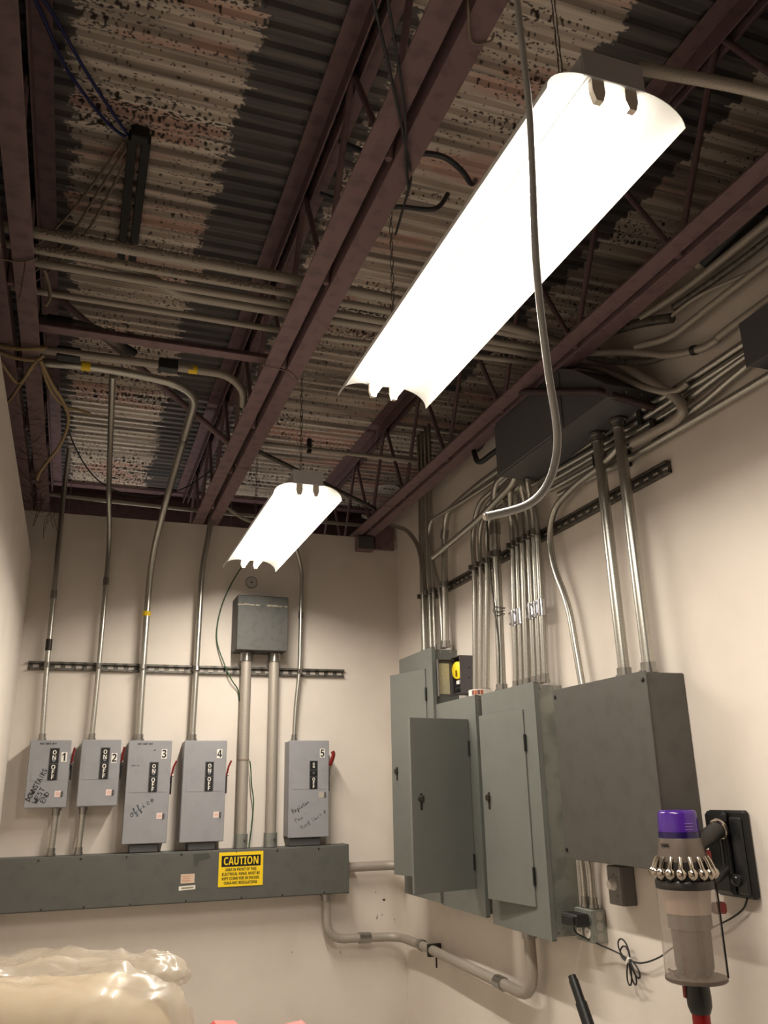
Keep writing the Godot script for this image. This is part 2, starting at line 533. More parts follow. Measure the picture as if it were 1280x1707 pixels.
func joists():
	var rows := [
		[-1.12, "brick-red bar joist overhead, between the light fixtures and the left-hand conduits", 0.40, -1.09],
		[-0.215, "brick-red bar joist overhead, between the light fixtures and the right wall", 0.29, -1.09],
		[-1.985, "brick-red bar joist along the top of the left wall, hung with cobwebs", 0.66, -1.09],
	]
	for row in rows:
		var x: float = row[0]
		var t := thing("bar_joist", row[1], "joist", Vector3.ZERO, "roof joists")
		for s in [-1.0, 1.0]:
			var gap: float = 0.012 * s
			var out: float = 0.07 * s
			var lo := minf(gap, out)
			var hi := maxf(gap, out)
			obj("bottom_chord", angle_bar(x + lo, x + hi, 2.953, 0.06, 0.006, x + gap + 0.003 * s, row[3], 7.38), M.red_steel, t)
			obj("top_chord", angle_bar(x + lo, x + hi, 3.489, -0.06, 0.006, x + gap + 0.003 * s, row[3], 7.38), M.red_steel, t)
		var zc: float = row[2] - 1.2
		while zc < 6.8:
			obj("web_bar", tb([Vector3(x, 2.958, zc), Vector3(x, 3.48, zc + 0.27)], 0.0095, 8), M.red_steel, t)
			obj("web_bar", tb([Vector3(x, 3.48, zc + 0.27), Vector3(x, 2.958, zc + 0.54)], 0.0095, 8), M.red_steel, t)
			zc += 0.54
	# bridging between the joists
	var br := thing("bridging_angle", "dark red bridging angle crossing above the conduits from the left joist to the middle one", "bracing")
	obj("flat_leg", span(Vector3(-1.96, 3.02, 1.79), Vector3(-1.15, 3.025, 1.83)), M.red_steel, br)
	obj("upright_leg", span(Vector3(-1.96, 3.02, 1.785), Vector3(-1.15, 3.06, 1.79)), M.red_steel, br)
	tag(obj("bridging_angle", tb([Vector3(-1.93, 3.47, 1.28), Vector3(-1.14, 3.0, 1.02)], 0.014, 6), M.red_steel), "thin dark diagonal brace behind the bent conduit, left of the middle joist", "bracing")
	tag(obj("bridging_angle", tb([Vector3(-1.05, 3.03, 0.965), Vector3(-0.28, 2.985, 0.43)], 0.011, 6), M.strut), "pale thin brace crossing behind the far light from the middle joist to the right joist", "bracing")
	var ai := thing("angle_iron", "dark red angle iron sloping from the right joist past the overhead wireway to the wall", "bracing")
	obj("sloping_leg", tb([Vector3(-0.235, 2.965, 1.96), Vector3(-0.222, 2.74, 2.44), Vector3(-0.02, 2.688, 2.478)], 0.013, 4), mat(Color(0.24, 0.175, 0.175), 0.7), ai)
	# double strut hung tight under the deck
	var hs := thing("ceiling_strut", "black double strut fixed under the deck above the left-hand conduits", "strut")
	for dx in [-0.02, 0.02]:
		obj("rail", span(Vector3(-1.668 + dx - 0.014, 3.455, 1.62), Vector3(-1.668 + dx + 0.014, 3.494, 2.27), 0.002), M.black_pipe, hs)
	obj("end_bracket", span(Vector3(-1.695, 3.452, 2.265), Vector3(-1.640, 3.496, 2.295), 0.004), M.black_pipe, hs)

# ---------------------------------------------------------------- lights
func fixtures():
	fixture(Vector3(-0.966, 2.580, 3.046), "long twin-tube strip light with curved white reflector, nearest and largest of the two")
	fixture(Vector3(-0.963, 2.580, 1.078), "far twin-tube strip light with curved white reflector, hung before the back wall")
	var b := thing("bare_tube_light", "bare tube light of the next room, hidden behind the back wall", "light", Vector3(-1.35, 2.20, -0.85))
	obj("spine", span(Vector3(-0.62, -0.05, -0.03), Vector3(0.62, -0.016, 0.03), 0.003), M.channel, b)
	obj("fluorescent_tube", tb([Vector3(-0.6, 0.0, 0), Vector3(0.6, 0.0, 0)], 0.0128, 14), M.tube, b)
	for x in [-0.5, 0.5]:
		obj("hanger", tb([Vector3(x, -0.02, 0.04), Vector3(x, 1.297, 0.04)], 0.002, 5), M.fitting, b)
	var up := AreaLight3D.new()
	up.name = "tube_light"
	up.area_size = Vector2(1.16, 0.026)
	up.light_color = LAMP
	up.light_energy = 0.5
	up.area_range = 12.0
	up.area_attenuation = 2.0
	up.shadow_enabled = true
	up.position = Vector3(0, 0.0145, 0)
	up.rotation_degrees = Vector3(90, 0, 0)
	b.add_child(up)

func fixture(at: Vector3, label: String):
	var L := 1.21
	var t := thing("strip_light", label, "light", at, "fluorescent strip lights in a row")
	t.scale = Vector3.ONE * 0.935
	var ch := Mb.new()
	ch.box(Vector3(0, 0.078, 0), Vector3(0.118, 0.052, L - 0.01), 0.003)
	obj("channel", ch, M.channel, t)
	for s in [-1.0, 1.0]:
		var pr := Mb.new()
		var outer := []
		for k in 15:
			var a := PI * 0.5 * k / 14.0
			outer.append(Vector2(s * (0.05 + 0.088 * sin(a)), 0.052 * cos(a)))
		var poly := PackedVector2Array()
		for p in outer:
			poly.append(p)
		poly.append(Vector2(s * 0.1395, -0.004))
		for k in range(14, -1, -1):
			var a := PI * 0.5 * k / 14.0
			poly.append(Vector2(s * (0.05 + 0.0895 * sin(a)), 0.0535 * cos(a)))
		pr.prism(poly, L, Transform3D(Basis(), Vector3(0, 0, -L * 0.5)))
		obj("reflector_wing", pr, M.reflector, t)
	# centre strip of the reflector under the channel
	obj("reflector_centre", span(Vector3(-0.052, 0.050, -L * 0.5), Vector3(0.052, 0.0525, L * 0.5)), M.reflector, t)
	for e in [-1.0, 1.0]:
		obj("end_plate", span(Vector3(-0.062, 0.05, e * L * 0.5 - 0.002), Vector3(0.062, 0.108, e * L * 0.5 + 0.002), 0.001), M.channel, t)
		for x in [-0.033, 0.033]:
			var sk := PackedVector2Array([Vector2(-0.012, 0.05), Vector2(0.012, 0.05), Vector2(0.013, 0.026), Vector2(0.007, 0.006), Vector2(-0.007, 0.006), Vector2(-0.013, 0.026)])
			var sb := Mb.new()
			sb.prism(sk, 0.012, Transform3D(Basis(), Vector3(x, 0, e * (L * 0.5 - 0.008) - 0.006)))
			obj("tube_socket", sb, M.socket, t)
	for x in [-0.033, 0.033]:
		obj("fluorescent_tube", tb([Vector3(x, 0.024, -L * 0.5 + 0.014), Vector3(x, 0.024, L * 0.5 - 0.014)], 0.0128, 14), M.tube, t)
	# the light of both tubes, set between them so that the reflector's lips cut it off as they do the tubes'
	var li := AreaLight3D.new()
	li.name = "tube_light"
	li.area_size = Vector2(0.034, L - 0.05) * 0.935
	li.light_color = LAMP
	li.light_energy = AREA_ENERGY
	li.area_range = 12.0
	li.area_attenuation = 2.0
	li.shadow_enabled = true
	li.position = Vector3(0, 0.021, 0)
	li.rotation_degrees = Vector3(-90, 0, 0)
	t.add_child(li)

# ---------------------------------------------------------------- conduit
func conduit(label: String, pts: Array, r: float, m: Material, rad := 0.1, group := "", fit: Array = []) -> Node3D:
	# fit: [index of point, kind] adds fittings there
	var path := fillet(pts, rad)
	var t := thing("conduit", label, "conduit", Vector3.ZERO, group)
	obj("pipe", tb(path, r, 12), m, t)
	for f in fit:
		var i: int = f[0]
		var p: Vector3 = pts[i]
		var q: Vector3 = pts[i + 1] if i + 1 < pts.size() else pts[i - 1]
		var d := (q - p).normalized()
		if f[1] == "connector":
			obj("connector", lt([Vector2(0, 0.002), Vector2(r * 1.55, 0.002), Vector2(r * 1.55, 0.002), Vector2(r * 1.55, 0.012), Vector2(r * 1.55, 0.012), Vector2(r * 1.28, 0.012), Vector2(r * 1.28, 0.012), Vector2(r * 1.28, 0.034), Vector2(r * 1.28, 0.034), Vector2(r, 0.034)], 14, facing(d, p)), M.fitting, t)
		else:
			var at: Vector3 = p.lerp(q, f[2])
			var k: float = f[3] if f.size() > 3 else 0.03
			obj("coupling", lt([Vector2(r, -k), Vector2(r * 1.22, -k), Vector2(r * 1.22, -k), Vector2(r * 1.22, k), Vector2(r * 1.22, k), Vector2(r, k)], 14, facing(d, at)), M.fitting if f[1] == "coupling" else (M.yellow if f[1] == "yellow" else M.dark_fitting), t)
	return t

func clamp_at(t: Node3D, p: Vector3, r: float, wall_n: Vector3):
	# strut clamp round a vertical conduit
	var b := Mb.new()
	var side := Vector3.UP.cross(wall_n)
	b.lathe([Vector2(r, -0.014), Vector2(r * 1.16, -0.014), Vector2(r * 1.16, -0.014), Vector2(r * 1.16, 0.014), Vector2(r * 1.16, 0.014), Vector2(r, 0.014)], 14, Transform3D(Basis(), p))
	b.box(p + wall_n * (r + 0.008), (side.abs() * 0.012 + Vector3.UP * 0.024 + wall_n.abs() * 0.018), 0.001)
	obj("strut_clamp", b, M.fitting, t)

func strut(label: String, a: Vector3, length: float, along: Vector3, out: Vector3):
	# slotted channel on a wall: pierced back, two sides, turned-in lips
	var t := thing("strut_channel", label, "strut", Vector3.ZERO)
	var up := Vector3.UP
	var h := 0.041
	var b := Mb.new()
	var mk := func(o0: float, o1: float, y0: float, y1: float, s0: float, s1: float):
		b.box(a + out * (o0 + o1) * 0.5 + up * (y0 + y1) * 0.5 + along * (s0 + s1) * 0.5, (out.abs() * (o1 - o0) + up * (y1 - y0) + along.abs() * (s1 - s0)))
	mk.call(0.001, 0.003, 0.0, 0.013, 0.0, length)
	mk.call(0.001, 0.003, 0.028, h, 0.0, length)
	var s := 0.0
	while s < length - 0.05:
		mk.call(0.001, 0.003, 0.013, 0.028, s, s + 0.022)
		s += 0.05
	mk.call(0.001, 0.003, 0.013, 0.028, s, length)
	mk.call(0.001, 0.022, 0.0, 0.0025, 0.0, length)
	mk.call(0.001, 0.022, h - 0.0025, h, 0.0, length)
	mk.call(0.0195, 0.022, 0.0025, 0.010, 0.0, length)
	mk.call(0.0195, 0.022, h - 0.010, h - 0.0025, 0.0, length)
	obj("channel", b, M.strut, t)

# ---------------------------------------------------------------- back wall
func back_wall_gear():
	strut("long slotted strut across the back wall behind the five vertical conduits", Vector3(-1.94, 2.137, 0.0), 1.61, Vector3(1, 0, 0), Vector3(0, 0, 1))
	switch_box("1", Rect2(-1.887, 1.498, 0.181, 0.30), "small grey safety switch numbered 1, far left, with black handwriting down its door")
	switch_box("2", Rect2(-1.661, 1.500, 0.180, 0.30), "small grey safety switch numbered 2, without handwriting")
	switch_box("3", Rect2(-1.447, 1.328, 0.204, 0.468), "tall grey safety switch numbered 3 with bluish cursive writing")
	switch_box("4", Rect2(-1.184, 1.326, 0.209, 0.470), "tall grey safety switch numbered 4, unmarked, left of the two big pipes")
	switch_box("5", Rect2(-0.657, 1.328, 0.210, 0.468), "tall grey safety switch numbered 5 with a red lever, right of the two big pipes")
	# wireway under the switches
	var t := thing("wireway", "long dark grey wireway trough across the lower back wall", "wireway")
	obj("body", span(Vector3(-1.975, 1.062, 0.0), Vector3(-0.345, 1.287, 0.118), 0.003), M.trough, t)
	obj("cover", span(Vector3(-1.975, 1.066, 0.1185), Vector3(-0.343, 1.281, 0.1235), 0.0015), M.trough, t)
	obj("end_flange", span(Vector3(-0.345, 1.06, 0.002), Vector3(-0.341, 1.289, 0.12), 0.001), M.trough, t)
	var stn := Mb.new()
	stn.prism(PackedVector2Array([Vector2(-1.115, 1.272), Vector2(-1.045, 1.276), Vector2(-1.032, 1.255), Vector2(-1.055, 1.247), Vector2(-1.085, 1.243), Vector2(-1.098, 1.215), Vector2(-1.108, 1.226)]), 0.0005, Transform3D(Basis(), Vector3(0, 0, 0.1235)))
	obj("paint_stain", stn, mat(Color(0.25, 0.255, 0.24), 0.6), t)
	for x in [-1.80, -1.62, -1.42, -1.17, -0.91, -0.71, -0.50]:
		for y in [1.275, 1.072]:
			obj("cover_screw", lt([Vector2(0.0045, 0), Vector2(0.0042, 0.003), Vector2(0, 0.004)], 8, facing(Vector3(0, 0, 1), Vector3(x + (0.03 if y < 1.2 else 0.0), y, 0.1235))), M.black, t)
	# sign and labels on the trough
	var sg := thing("caution_sign", "yellow and black caution sign on the wireway trough", "sign", Vector3(-0.886, 1.199, 0.1245))
	obj("plate", bx(Vector3(0, 0, 0.0012), Vector3(0.215, 0.153, 0.0024), 0.0006), M.yellow, sg)
	obj("header_panel", bx(Vector3(0, 0.0365, 0.0028), Vector3(0.189, 0.049, 0.0008)), M.black, sg)
	words("CAUTION", 0.0345, Transform3D(Basis(), Vector3(0, 0.0365, 0.0036)), M.yellow, sg, "lettering", true, 0.80)
	var lines := ["AREA IN FRONT OF THIS", "ELECTRICAL PANEL MUST BE", "KEPT CLEAR FOR 36 INCHES.", "OSHA-NEC REGULATIONS"]
	var wd := [0.150, 0.182, 0.181, 0.160]
	for i in 4:
		var o := words(lines[i], 0.0125, Transform3D(Basis(), Vector3(0, -0.0005 - 0.0195 * i, 0.0030)), M.ink, sg, "lettering", true, 1.0)
		var w: float = o.mesh.get_aabb().size.x
		o.scale.x = wd[i] / maxf(w, 0.01)
		o.position.y -= 0.001
	var s1 := thing("sticker", "square pinkish inspection sticker on the wireway trough, left of the caution sign", "sticker", Vector3(-1.136, 1.162, 0.1237))
	obj("paper", bx(Vector3(0, 0.006, 0.0004), Vector3(0.064, 0.040, 0.0008)), M.pale_label, s1)
	for i in 3:
		obj("print_line", bx(Vector3(-0.006, 0.016 - 0.010 * i, 0.0010), Vector3(0.04 - 0.008 * (i % 2), 0.003, 0.0004)), mat(Color(0.72, 0.50, 0.40), 0.7), s1)
	var s2 := thing("sticker", "narrow white sticker just below the pinkish one on the wireway trough", "sticker", Vector3(-1.137, 1.128, 0.1237))
	obj("paper", bx(Vector3(0, 0, 0.0004), Vector3(0.076, 0.018, 0.0008), 0.0, Basis(Vector3(0, 0, 1), 0.04)), M.white, s2)
	obj("print_line", bx(Vector3(0.002, 0, 0.0010), Vector3(0.056, 0.007, 0.0004), 0.0, Basis(Vector3(0, 0, 1), 0.04)), mat(Color(0.55, 0.52, 0.42), 0.7), s2)
	# upper junction box and its two big pipes
	var jb := thing("junction_box", "dark grey junction box high on the back wall above two big pipes", "box")
	obj("body", span(Vector3(-0.953, 2.248, 0.0), Vector3(-0.681, 2.535, 0.155), 0.004), M.jb, jb)
	obj("cover", span(Vector3(-0.951, 2.246, 0.1555), Vector3(-0.683, 2.478, 0.162), 0.002), M.jb, jb)
	var scr := Mb.new()
	for i in 9:
		var w := rng.randf_range(0.018, 0.034)
		if i != 4:
			scr.box(Vector3(-0.935 + i * 0.030, 2.483 + rng.randf_range(-0.003, 0.003), 0.156), Vector3(w, rng.randf_range(0.007, 0.013), 0.001), 0.0, Basis(Vector3(0, 0, 1), rng.randf_range(-0.1, 0.1)))
	obj("dried_paint", scr, mat(Color(0.55, 0.52, 0.46), 0.8), jb)
	big_pipe("left of the two big galvanised pipes between the junction box and the wireway", -0.881)
	big_pipe("right of the two big galvanised pipes between the junction box and the wireway", -0.734)
	# vertical conduits to the switches
	var c1 := conduit("leftmost thin conduit on the back wall, rising from switch 1 with a black coupling", [Vector3(-1.84, 1.798, 0.045), Vector3(-1.853, 2.16, 0.045), Vector3(-1.857, 2.72, 0.05), Vector3(-1.86, 3.1, 0.01), Vector3(-1.86, 3.35, -0.1)], 0.0125, M.emt, 0.12, "", [[0, "connector"], [1, "black", 0.17, 0.028], [1, "coupling", 0.62, 0.02]])
	clamp_at(c1, Vector3(-1.853, 2.158, 0.045), 0.0125, Vector3(0, 0, 1))
	var c2 := conduit("thin straight conduit rising from switch 2 and running back under the deck", [Vector3(-1.617, 1.80, 0.045), Vector3(-1.612, 2.16, 0.045), Vector3(-1.612, 2.82, 0.05), Vector3(-1.64, 3.03, 0.19), Vector3(-1.68, 3.04, 1.49)], 0.0125, M.emt, 0.2, "", [[0, "connector"], [1, "coupling", 0.65, 0.02]])
	clamp_at(c2, Vector3(-1.612, 2.158, 0.045), 0.0125, Vector3(0, 0, 1))
	var c3 := conduit("conduit rising from switch 3 to a wide elbow under the deck", [Vector3(-1.396, 1.796, 0.05), Vector3(-1.400, 2.16, 0.05), Vector3(-1.400, 2.70, 0.06), Vector3(-1.358, 2.98, 0.27), Vector3(-1.352, 3.045, 0.75), Vector3(-1.36, 3.045, 1.47), Vector3(-1.70, 3.045, 1.535), Vector3(-1.955, 3.045, 1.508)], 0.0165, M.emt, 0.22, "", [[0, "connector"], [1, "yellow", 0.5, 0.012], [4, "coupling", 0.25, 0.022]])
	clamp_at(c3, Vector3(-1.400, 2.158, 0.05), 0.0165, Vector3(0, 0, 1))
	var c4 := conduit("conduit rising from switch 4 and leaning in behind the middle joist", [Vector3(-1.138, 1.796, 0.05), Vector3(-1.135, 2.16, 0.05), Vector3(-1.132, 2.70, 0.055), Vector3(-1.10, 2.93, 0.09), Vector3(-1.09, 3.25, 0.06)], 0.0155, M.emt, 0.2, "", [[0, "connector"]])
	clamp_at(c4, Vector3(-1.135, 2.158, 0.05), 0.0155, Vector3(0, 0, 1))
	var c5 := conduit("thin conduit rising from switch 5 and bending left behind the far light", [Vector3(-0.613, 1.796, 0.04), Vector3(-0.606, 1.98, 0.04), Vector3(-0.588, 2.16, 0.045), Vector3(-0.582, 2.74, 0.05), Vector3(-0.66, 2.90, 0.10), Vector3(-0.80, 3.0, 0.14)], 0.0115, M.emt, 0.14, "", [[0, "connector"], [2, "coupling", 0.52, 0.018]])
	clamp_at(c5, Vector3(-0.588, 2.158, 0.045), 0.0115, Vector3(0, 0, 1))
	conduit("short pipe from the leftmost handwritten switch down to the wireway", [Vector3(-1.745, 1.497, 0.06), Vector3(-1.752, 1.288, 0.06)], 0.0135, M.emt, 0.1, "", [[0, "connector"], [1, "connector"]])
	conduit("short pipe from the small unwritten switch down to the wireway", [Vector3(-1.628, 1.499, 0.06), Vector3(-1.633, 1.288, 0.06)], 0.0135, M.emt, 0.1, "", [[0, "connector"], [1, "connector"]])
	for d in [[-1.345, 0.13, "under the switch with bluish cursive writing"], [-1.075, 0.13, "under the tall unmarked switch"], [-0.565, 0.16, "under the switch right of the big pipes"]]:
		tag(obj("wireway_nipple", span(Vector3(d[0] - d[1] * 0.5, 1.288, 0.02), Vector3(d[0] + d[1] * 0.5, 1.326, 0.105), 0.004), M.dark_grey_box), "dark square nipple on the wireway, %s" % d[2], "fitting")
	# lower conduits out of the trough
	conduit("fat short conduit from the wireway's end across to the tallest panel", [Vector3(-0.340, 1.176, 0.065), Vector3(-0.05, 1.176, 0.065), Vector3(-0.045, 1.176, 0.36)], 0.023, M.emt_dull, 0.1)
	var lo := conduit("fat conduit curving from under the wireway round the corner to the largest panel", [Vector3(-0.440, 1.061, 0.06), Vector3(-0.440, 0.851, 0.06), Vector3(-0.24, 0.845, 0.05), Vector3(-0.055, 0.838, 0.05), Vector3(-0.045, 0.838, 0.36), Vector3(-0.055, 0.822, 1.44), Vector3(-0.06, 1.055, 1.44)], 0.021, M.emt_dull, 0.17, "", [[2, "coupling", 0.0, 0.03], [3, "coupling", 0.9, 0.018], [4, "coupling", 0.75, 0.03], [0, "connector"], [6, "connector"]])
	obj("strap", span(Vector3(-0.068, 0.808, 0.45), Vector3(-0.002, 0.862, 0.468), 0.002), M.dark_fitting, lo)
	obj("strap_tail", span(Vector3(-0.028, 0.76, 0.455), Vector3(-0.022, 0.81, 0.463)), M.dark_fitting, lo)
	# bits on the wall
	var pl := thing("wall_plate", "small white round plate with a dark centre above the junction box", "plate", Vector3(-0.854, 2.641, 0.0))
	obj("disc", lt([Vector2(0.030, 0.0), Vector2(0.030, 0.0), Vector2(0.030, 0.004), Vector2(0.030, 0.004), Vector2(0.0, 0.006)], 24, facing(Vector3(0, 0, 1), Vector3(0, 0, 0.001))), mat(Color(0.72, 0.70, 0.67), 0.6), pl)
	obj("rim", lt([Vector2(0.0295, 0.0), Vector2(0.033, 0.0), Vector2(0.033, 0.0), Vector2(0.033, 0.003), Vector2(0.0295, 0.003)], 24, facing(Vector3(0, 0, 1), Vector3(0, 0, 0.001))), M.dark_fitting, pl)
	obj("centre_hole", lt([Vector2(0.005, 0.0), Vector2(0.004, 0.002), Vector2(0.0, 0.002)], 10, facing(Vector3(0, 0, 1), Vector3(0, 0, 0.007))), M.black, pl)
	var sb := thing("wall_box", "small dark grey box at the top of the back wall under the right joist", "box", Vector3(-0.208, 2.915, 0.0))
	obj("body", span(Vector3(-0.05, -0.055, 0.0), Vector3(0.05, 0.03, 0.06), 0.004), M.red_steel, sb)
	obj("cover", span(Vector3(-0.046, -0.051, 0.06), Vector3(0.046, 0.026, 0.064), 0.002), mat(Color(0.30, 0.29, 0.29), 0.6), sb)
	tag(obj("angle_clip", span(Vector3(-0.14, 2.88, 0.0), Vector3(-0.02, 3.03, 0.02), 0.002), M.red_steel), "black steel clip plate in the top right corner of the back wall", "bracket")
	# nicks and gouges in the plaster
	var nk := [[-0.116, 1.007, 0.012, 0.007], [-0.127, 0.937, 0.004, 0.004], [-0.16, 1.045, 0.005, 0.003], [-0.155, 0.93, 0.003, 0.016], [-0.06, 0.91, 0.003, 0.008], [-0.52, 0.96, 0.003, 0.003], [-0.60, 0.80, 0.004, 0.003], [-0.35, 0.78, 0.002, 0.010]]
	for q in nk:
		var b := Mb.new()
		for k in 4:
			b.box(Vector3(q[0] + rng.randf_range(-0.4, 0.4) * q[2], q[1] + rng.randf_range(-0.4, 0.4) * q[3], 0.0006), Vector3(q[2] * rng.randf_range(0.4, 0.9), q[3] * rng.randf_range(0.4, 0.9), 0.0012), 0.0, Basis(Vector3(0, 0, 1), rng.randf_range(-0.8, 0.8)))
		var o := obj("plaster_nick", b, mat(Color(0.30, 0.26, 0.23), 0.9), get_node("wall_back"))
		o.set_meta("kind", "stuff")
	tag(obj("ground_wire", tb(spline([Vector3(-0.80, 2.80, 0.12), Vector3(-0.90, 2.74, 0.05), Vector3(-1.0, 2.54, 0.012), Vector3(-1.033, 2.34, 0.01), Vector3(-0.99, 2.19, 0.03), Vector3(-0.95, 2.11, 0.03), Vector3(-0.912, 2.06, 0.018), Vector3(-0.90, 2.0, 0.012)], 8), 0.0032, 6), M.green), "thin green wire hanging from the far light and tucked behind the left big pipe", "wire")
	tag(obj("ground_wire", tb(spline([Vector3(-0.846, 1.70, 0.060), Vector3(-0.838, 1.66, 0.052), Vector3(-0.832, 1.58, 0.055), Vector3(-0.818, 1.50, 0.045), Vector3(-0.826, 1.38, 0.05), Vector3(-0.835, 1.30, 0.05), Vector3(-0.832, 1.291, 0.05)], 8), 0.0032, 6), M.green), "thin green wire looping down beside the left big pipe to the wireway", "wire")

func big_pipe(label: String, x: float):
	var t := thing("conduit", label, "conduit", Vector3.ZERO, "")
	obj("pipe", tb([Vector3(x, 1.288, 0.07), Vector3(x, 2.247, 0.07)], 0.0275, 20), M.emt_dull, t)
	obj("coupling", lt([Vector2(0.0275, 0.0), Vector2(0.0335, 0.0), Vector2(0.0335, 0.0), Vector2(0.0335, 0.066), Vector2(0.0335, 0.066), Vector2(0.0275, 0.066)], 20, Transform3D(Basis(), Vector3(x, 1.289, 0.07))), M.galv, t)
	obj("connector", lt([Vector2(0.0275, 0.0), Vector2(0.033, 0.0), Vector2(0.033, 0.0), Vector2(0.033, 0.045), Vector2(0.033, 0.045), Vector2(0.0275, 0.045)], 20, Transform3D(Basis(), Vector3(x, 2.20, 0.07))), M.fitting, t)
	for y in [1.325, 2.222]:
		obj("set_screw", lt([Vector2(0.006, 0), Vector2(0.006, 0.006), Vector2(0, 0.007)], 8, facing(Vector3(0.4, 0, 1), Vector3(x + 0.012, y, 0.10))), M.fitting, t)
	if x < -0.8:
		obj("tie_wrap", lt([Vector2(0.0275, -0.004), Vector2(0.0295, -0.004), Vector2(0.0295, 0.004), Vector2(0.0275, 0.004)], 20, Transform3D(Basis(), Vector3(x, 1.705, 0.07))), M.cable_pale, t)

func switch_box(num: String, r: Rect2, label: String):
	var big := r.size.y > 0.4
	var w := r.size.x
	var h := r.size.y
	var t := thing("safety_switch", label, "switch", Vector3(r.position.x + w * 0.5, r.position.y, 0.0), "numbered safety switches")
	var D := 0.125
	obj("enclosure", span(Vector3(-w * 0.5 + 0.004, 0.004, 0.0), Vector3(w * 0.5 - 0.004, h - 0.002, D - 0.014), 0.003), M.grey_box, t)
	# door with a raised upper field and a pocket for the plates
	obj("door", span(Vector3(-w * 0.5, 0, D - 0.016), Vector3(w * 0.5, h, D), 0.003), M.grey_box, t)
	var y0 := h * (0.49 if big else 0.40)
	var y1 := h * (0.785 if big else 0.88)
	var px := w * 0.11
	for s in [[-w * 0.40, px - 0.025], [px + 0.025, w * 0.40]]:
		var wedge := PackedVector2Array([Vector2(0, 0), Vector2(0.0014, 0), Vector2(0.0002, y1 - y0), Vector2(0, y1 - y0)])
		var b := Mb.new()
		b.prism(wedge, s[1] - s[0], Transform3D(Basis(Vector3(0, 0, 1), Vector3(0, 1, 0), Vector3(-1, 0, 0)), Vector3(s[1], y0, D)))
		obj("pressed_field", b, M.grey_box, t)
	var fh := y1 - y0
	obj("plate_pocket", span(Vector3(px - 0.022, y0, D), Vector3(px + 0.022, y1, D + 0.0012)), M.dark_grey_box, t)
	var parts := [[y1 - fh * 0.47, y1 - 0.002, "ON"], [y0 + 0.001, y1 - fh * 0.50, "OFF"]]
	if num == "5":
		parts = [[y1 - fh * 0.31, y1 - 0.002, "ON"], [y0 + 0.001, y0 + fh * 0.42, "OFF"]]
		var pm := obj("logo_plate", span(Vector3(px - 0.019, y0 + fh * 0.45, D + 0.0012), Vector3(px + 0.019, y0 + fh * 0.66, D + 0.003), 0.0004), M.black, t)
		obj("round_emblem", lt([Vector2(0.007, 0), Vector2(0.007, 0.0008), Vector2(0, 0.0008)], 14, facing(Vector3(0, 0, 1), Vector3(px, y0 + fh * 0.57, D + 0.003))), M.fitting, pm)
	for p in parts:
		var pl := obj("indicator_plate", span(Vector3(px - 0.018, p[0], D + 0.0012), Vector3(px + 0.018, p[1], D + 0.0035), 0.0006), M.black, t)
		var txt: String = p[2]
		var ph: float = p[1] - p[0]
		var two := txt == "ON"
		var lh: float = minf(0.0235, ph * (0.30 if not two else 0.31))
		for k in txt.length():
			var cy: float = p[1] - 0.006 - lh * 0.6 - k * lh * 1.12
			if not two:
				cy = p[0] + ph * 0.5 + (1 - k) * lh * 1.02
			words(txt[k], lh * 0.92, Transform3D(Basis(), Vector3(px, cy, D + 0.0040)), M.white, pl, "letter")
		if two and num != "5":
			obj("round_emblem", lt([Vector2(0.0075, 0), Vector2(0.0075, 0.0008), Vector2(0, 0.0008)], 14, facing(Vector3(0, 0, 1), Vector3(px, p[0] + 0.012, D + 0.0035))), mat(Color(0.45, 0.46, 0.50), 0.4, 0.3), pl)
	# numbered sticker
	var sx := w * 0.33
	var sy := h * 0.865
	if num == "1":
		sx = w * 0.35
		sy = h * 0.745
	elif num == "2":
		sx = w * 0.345
		sy = h * 0.72
	var tk := obj("number_sticker", bx(Vector3(sx, sy, D + 0.0006), Vector3(0.026, 0.044, 0.0010)), M.white, t)
	words(num, 0.036, Transform3D(Basis(), Vector3(sx, sy, D + 0.0017)), M.ink, tk, "digit", true, 0.85)
	# latch with its square sticker
	var ly := h * (0.26 if big else 0.20)
	if num == "5":
		ly = h * 0.43
	obj("latch", span(Vector3(w * 0.5 - 0.027, ly - 0.012, D), Vector3(w * 0.5 - 0.017, ly + 0.012, D + 0.006), 0.002), M.dark_grey_box, t)
	obj("latch_sticker", bx(Vector3(w * 0.5 - 0.040, ly, D + 0.0006), Vector3(0.028, 0.028, 0.001)), mat(Color(0.86, 0.78, 0.75), 0.6) if num != "5" else mat(Color(0.66, 0.62, 0.58), 0.6), t)
	if num != "5":
		obj("sticker_print", bx(Vector3(w * 0.5 - 0.040, ly, D + 0.0013), Vector3(0.017, 0.015, 0.0004)), mat(Color(0.83, 0.69, 0.65), 0.6), t)
	# operating handle on the right side
	var hy := y0 + fh * 0.62
	var hd := Mb.new()
	var out := w * 0.5 + 0.008
	hd.box(Vector3(out, hy - 0.055, D - 0.035), Vector3(0.007, 0.085 if big else 0.065, 0.016), 0.002)
	hd.box(Vector3(w * 0.5 + 0.002, hy - 0.03, D - 0.035), Vector3(0.012, 0.03, 0.03), 0.002)
	obj("handle_base", hd, M.black, t)
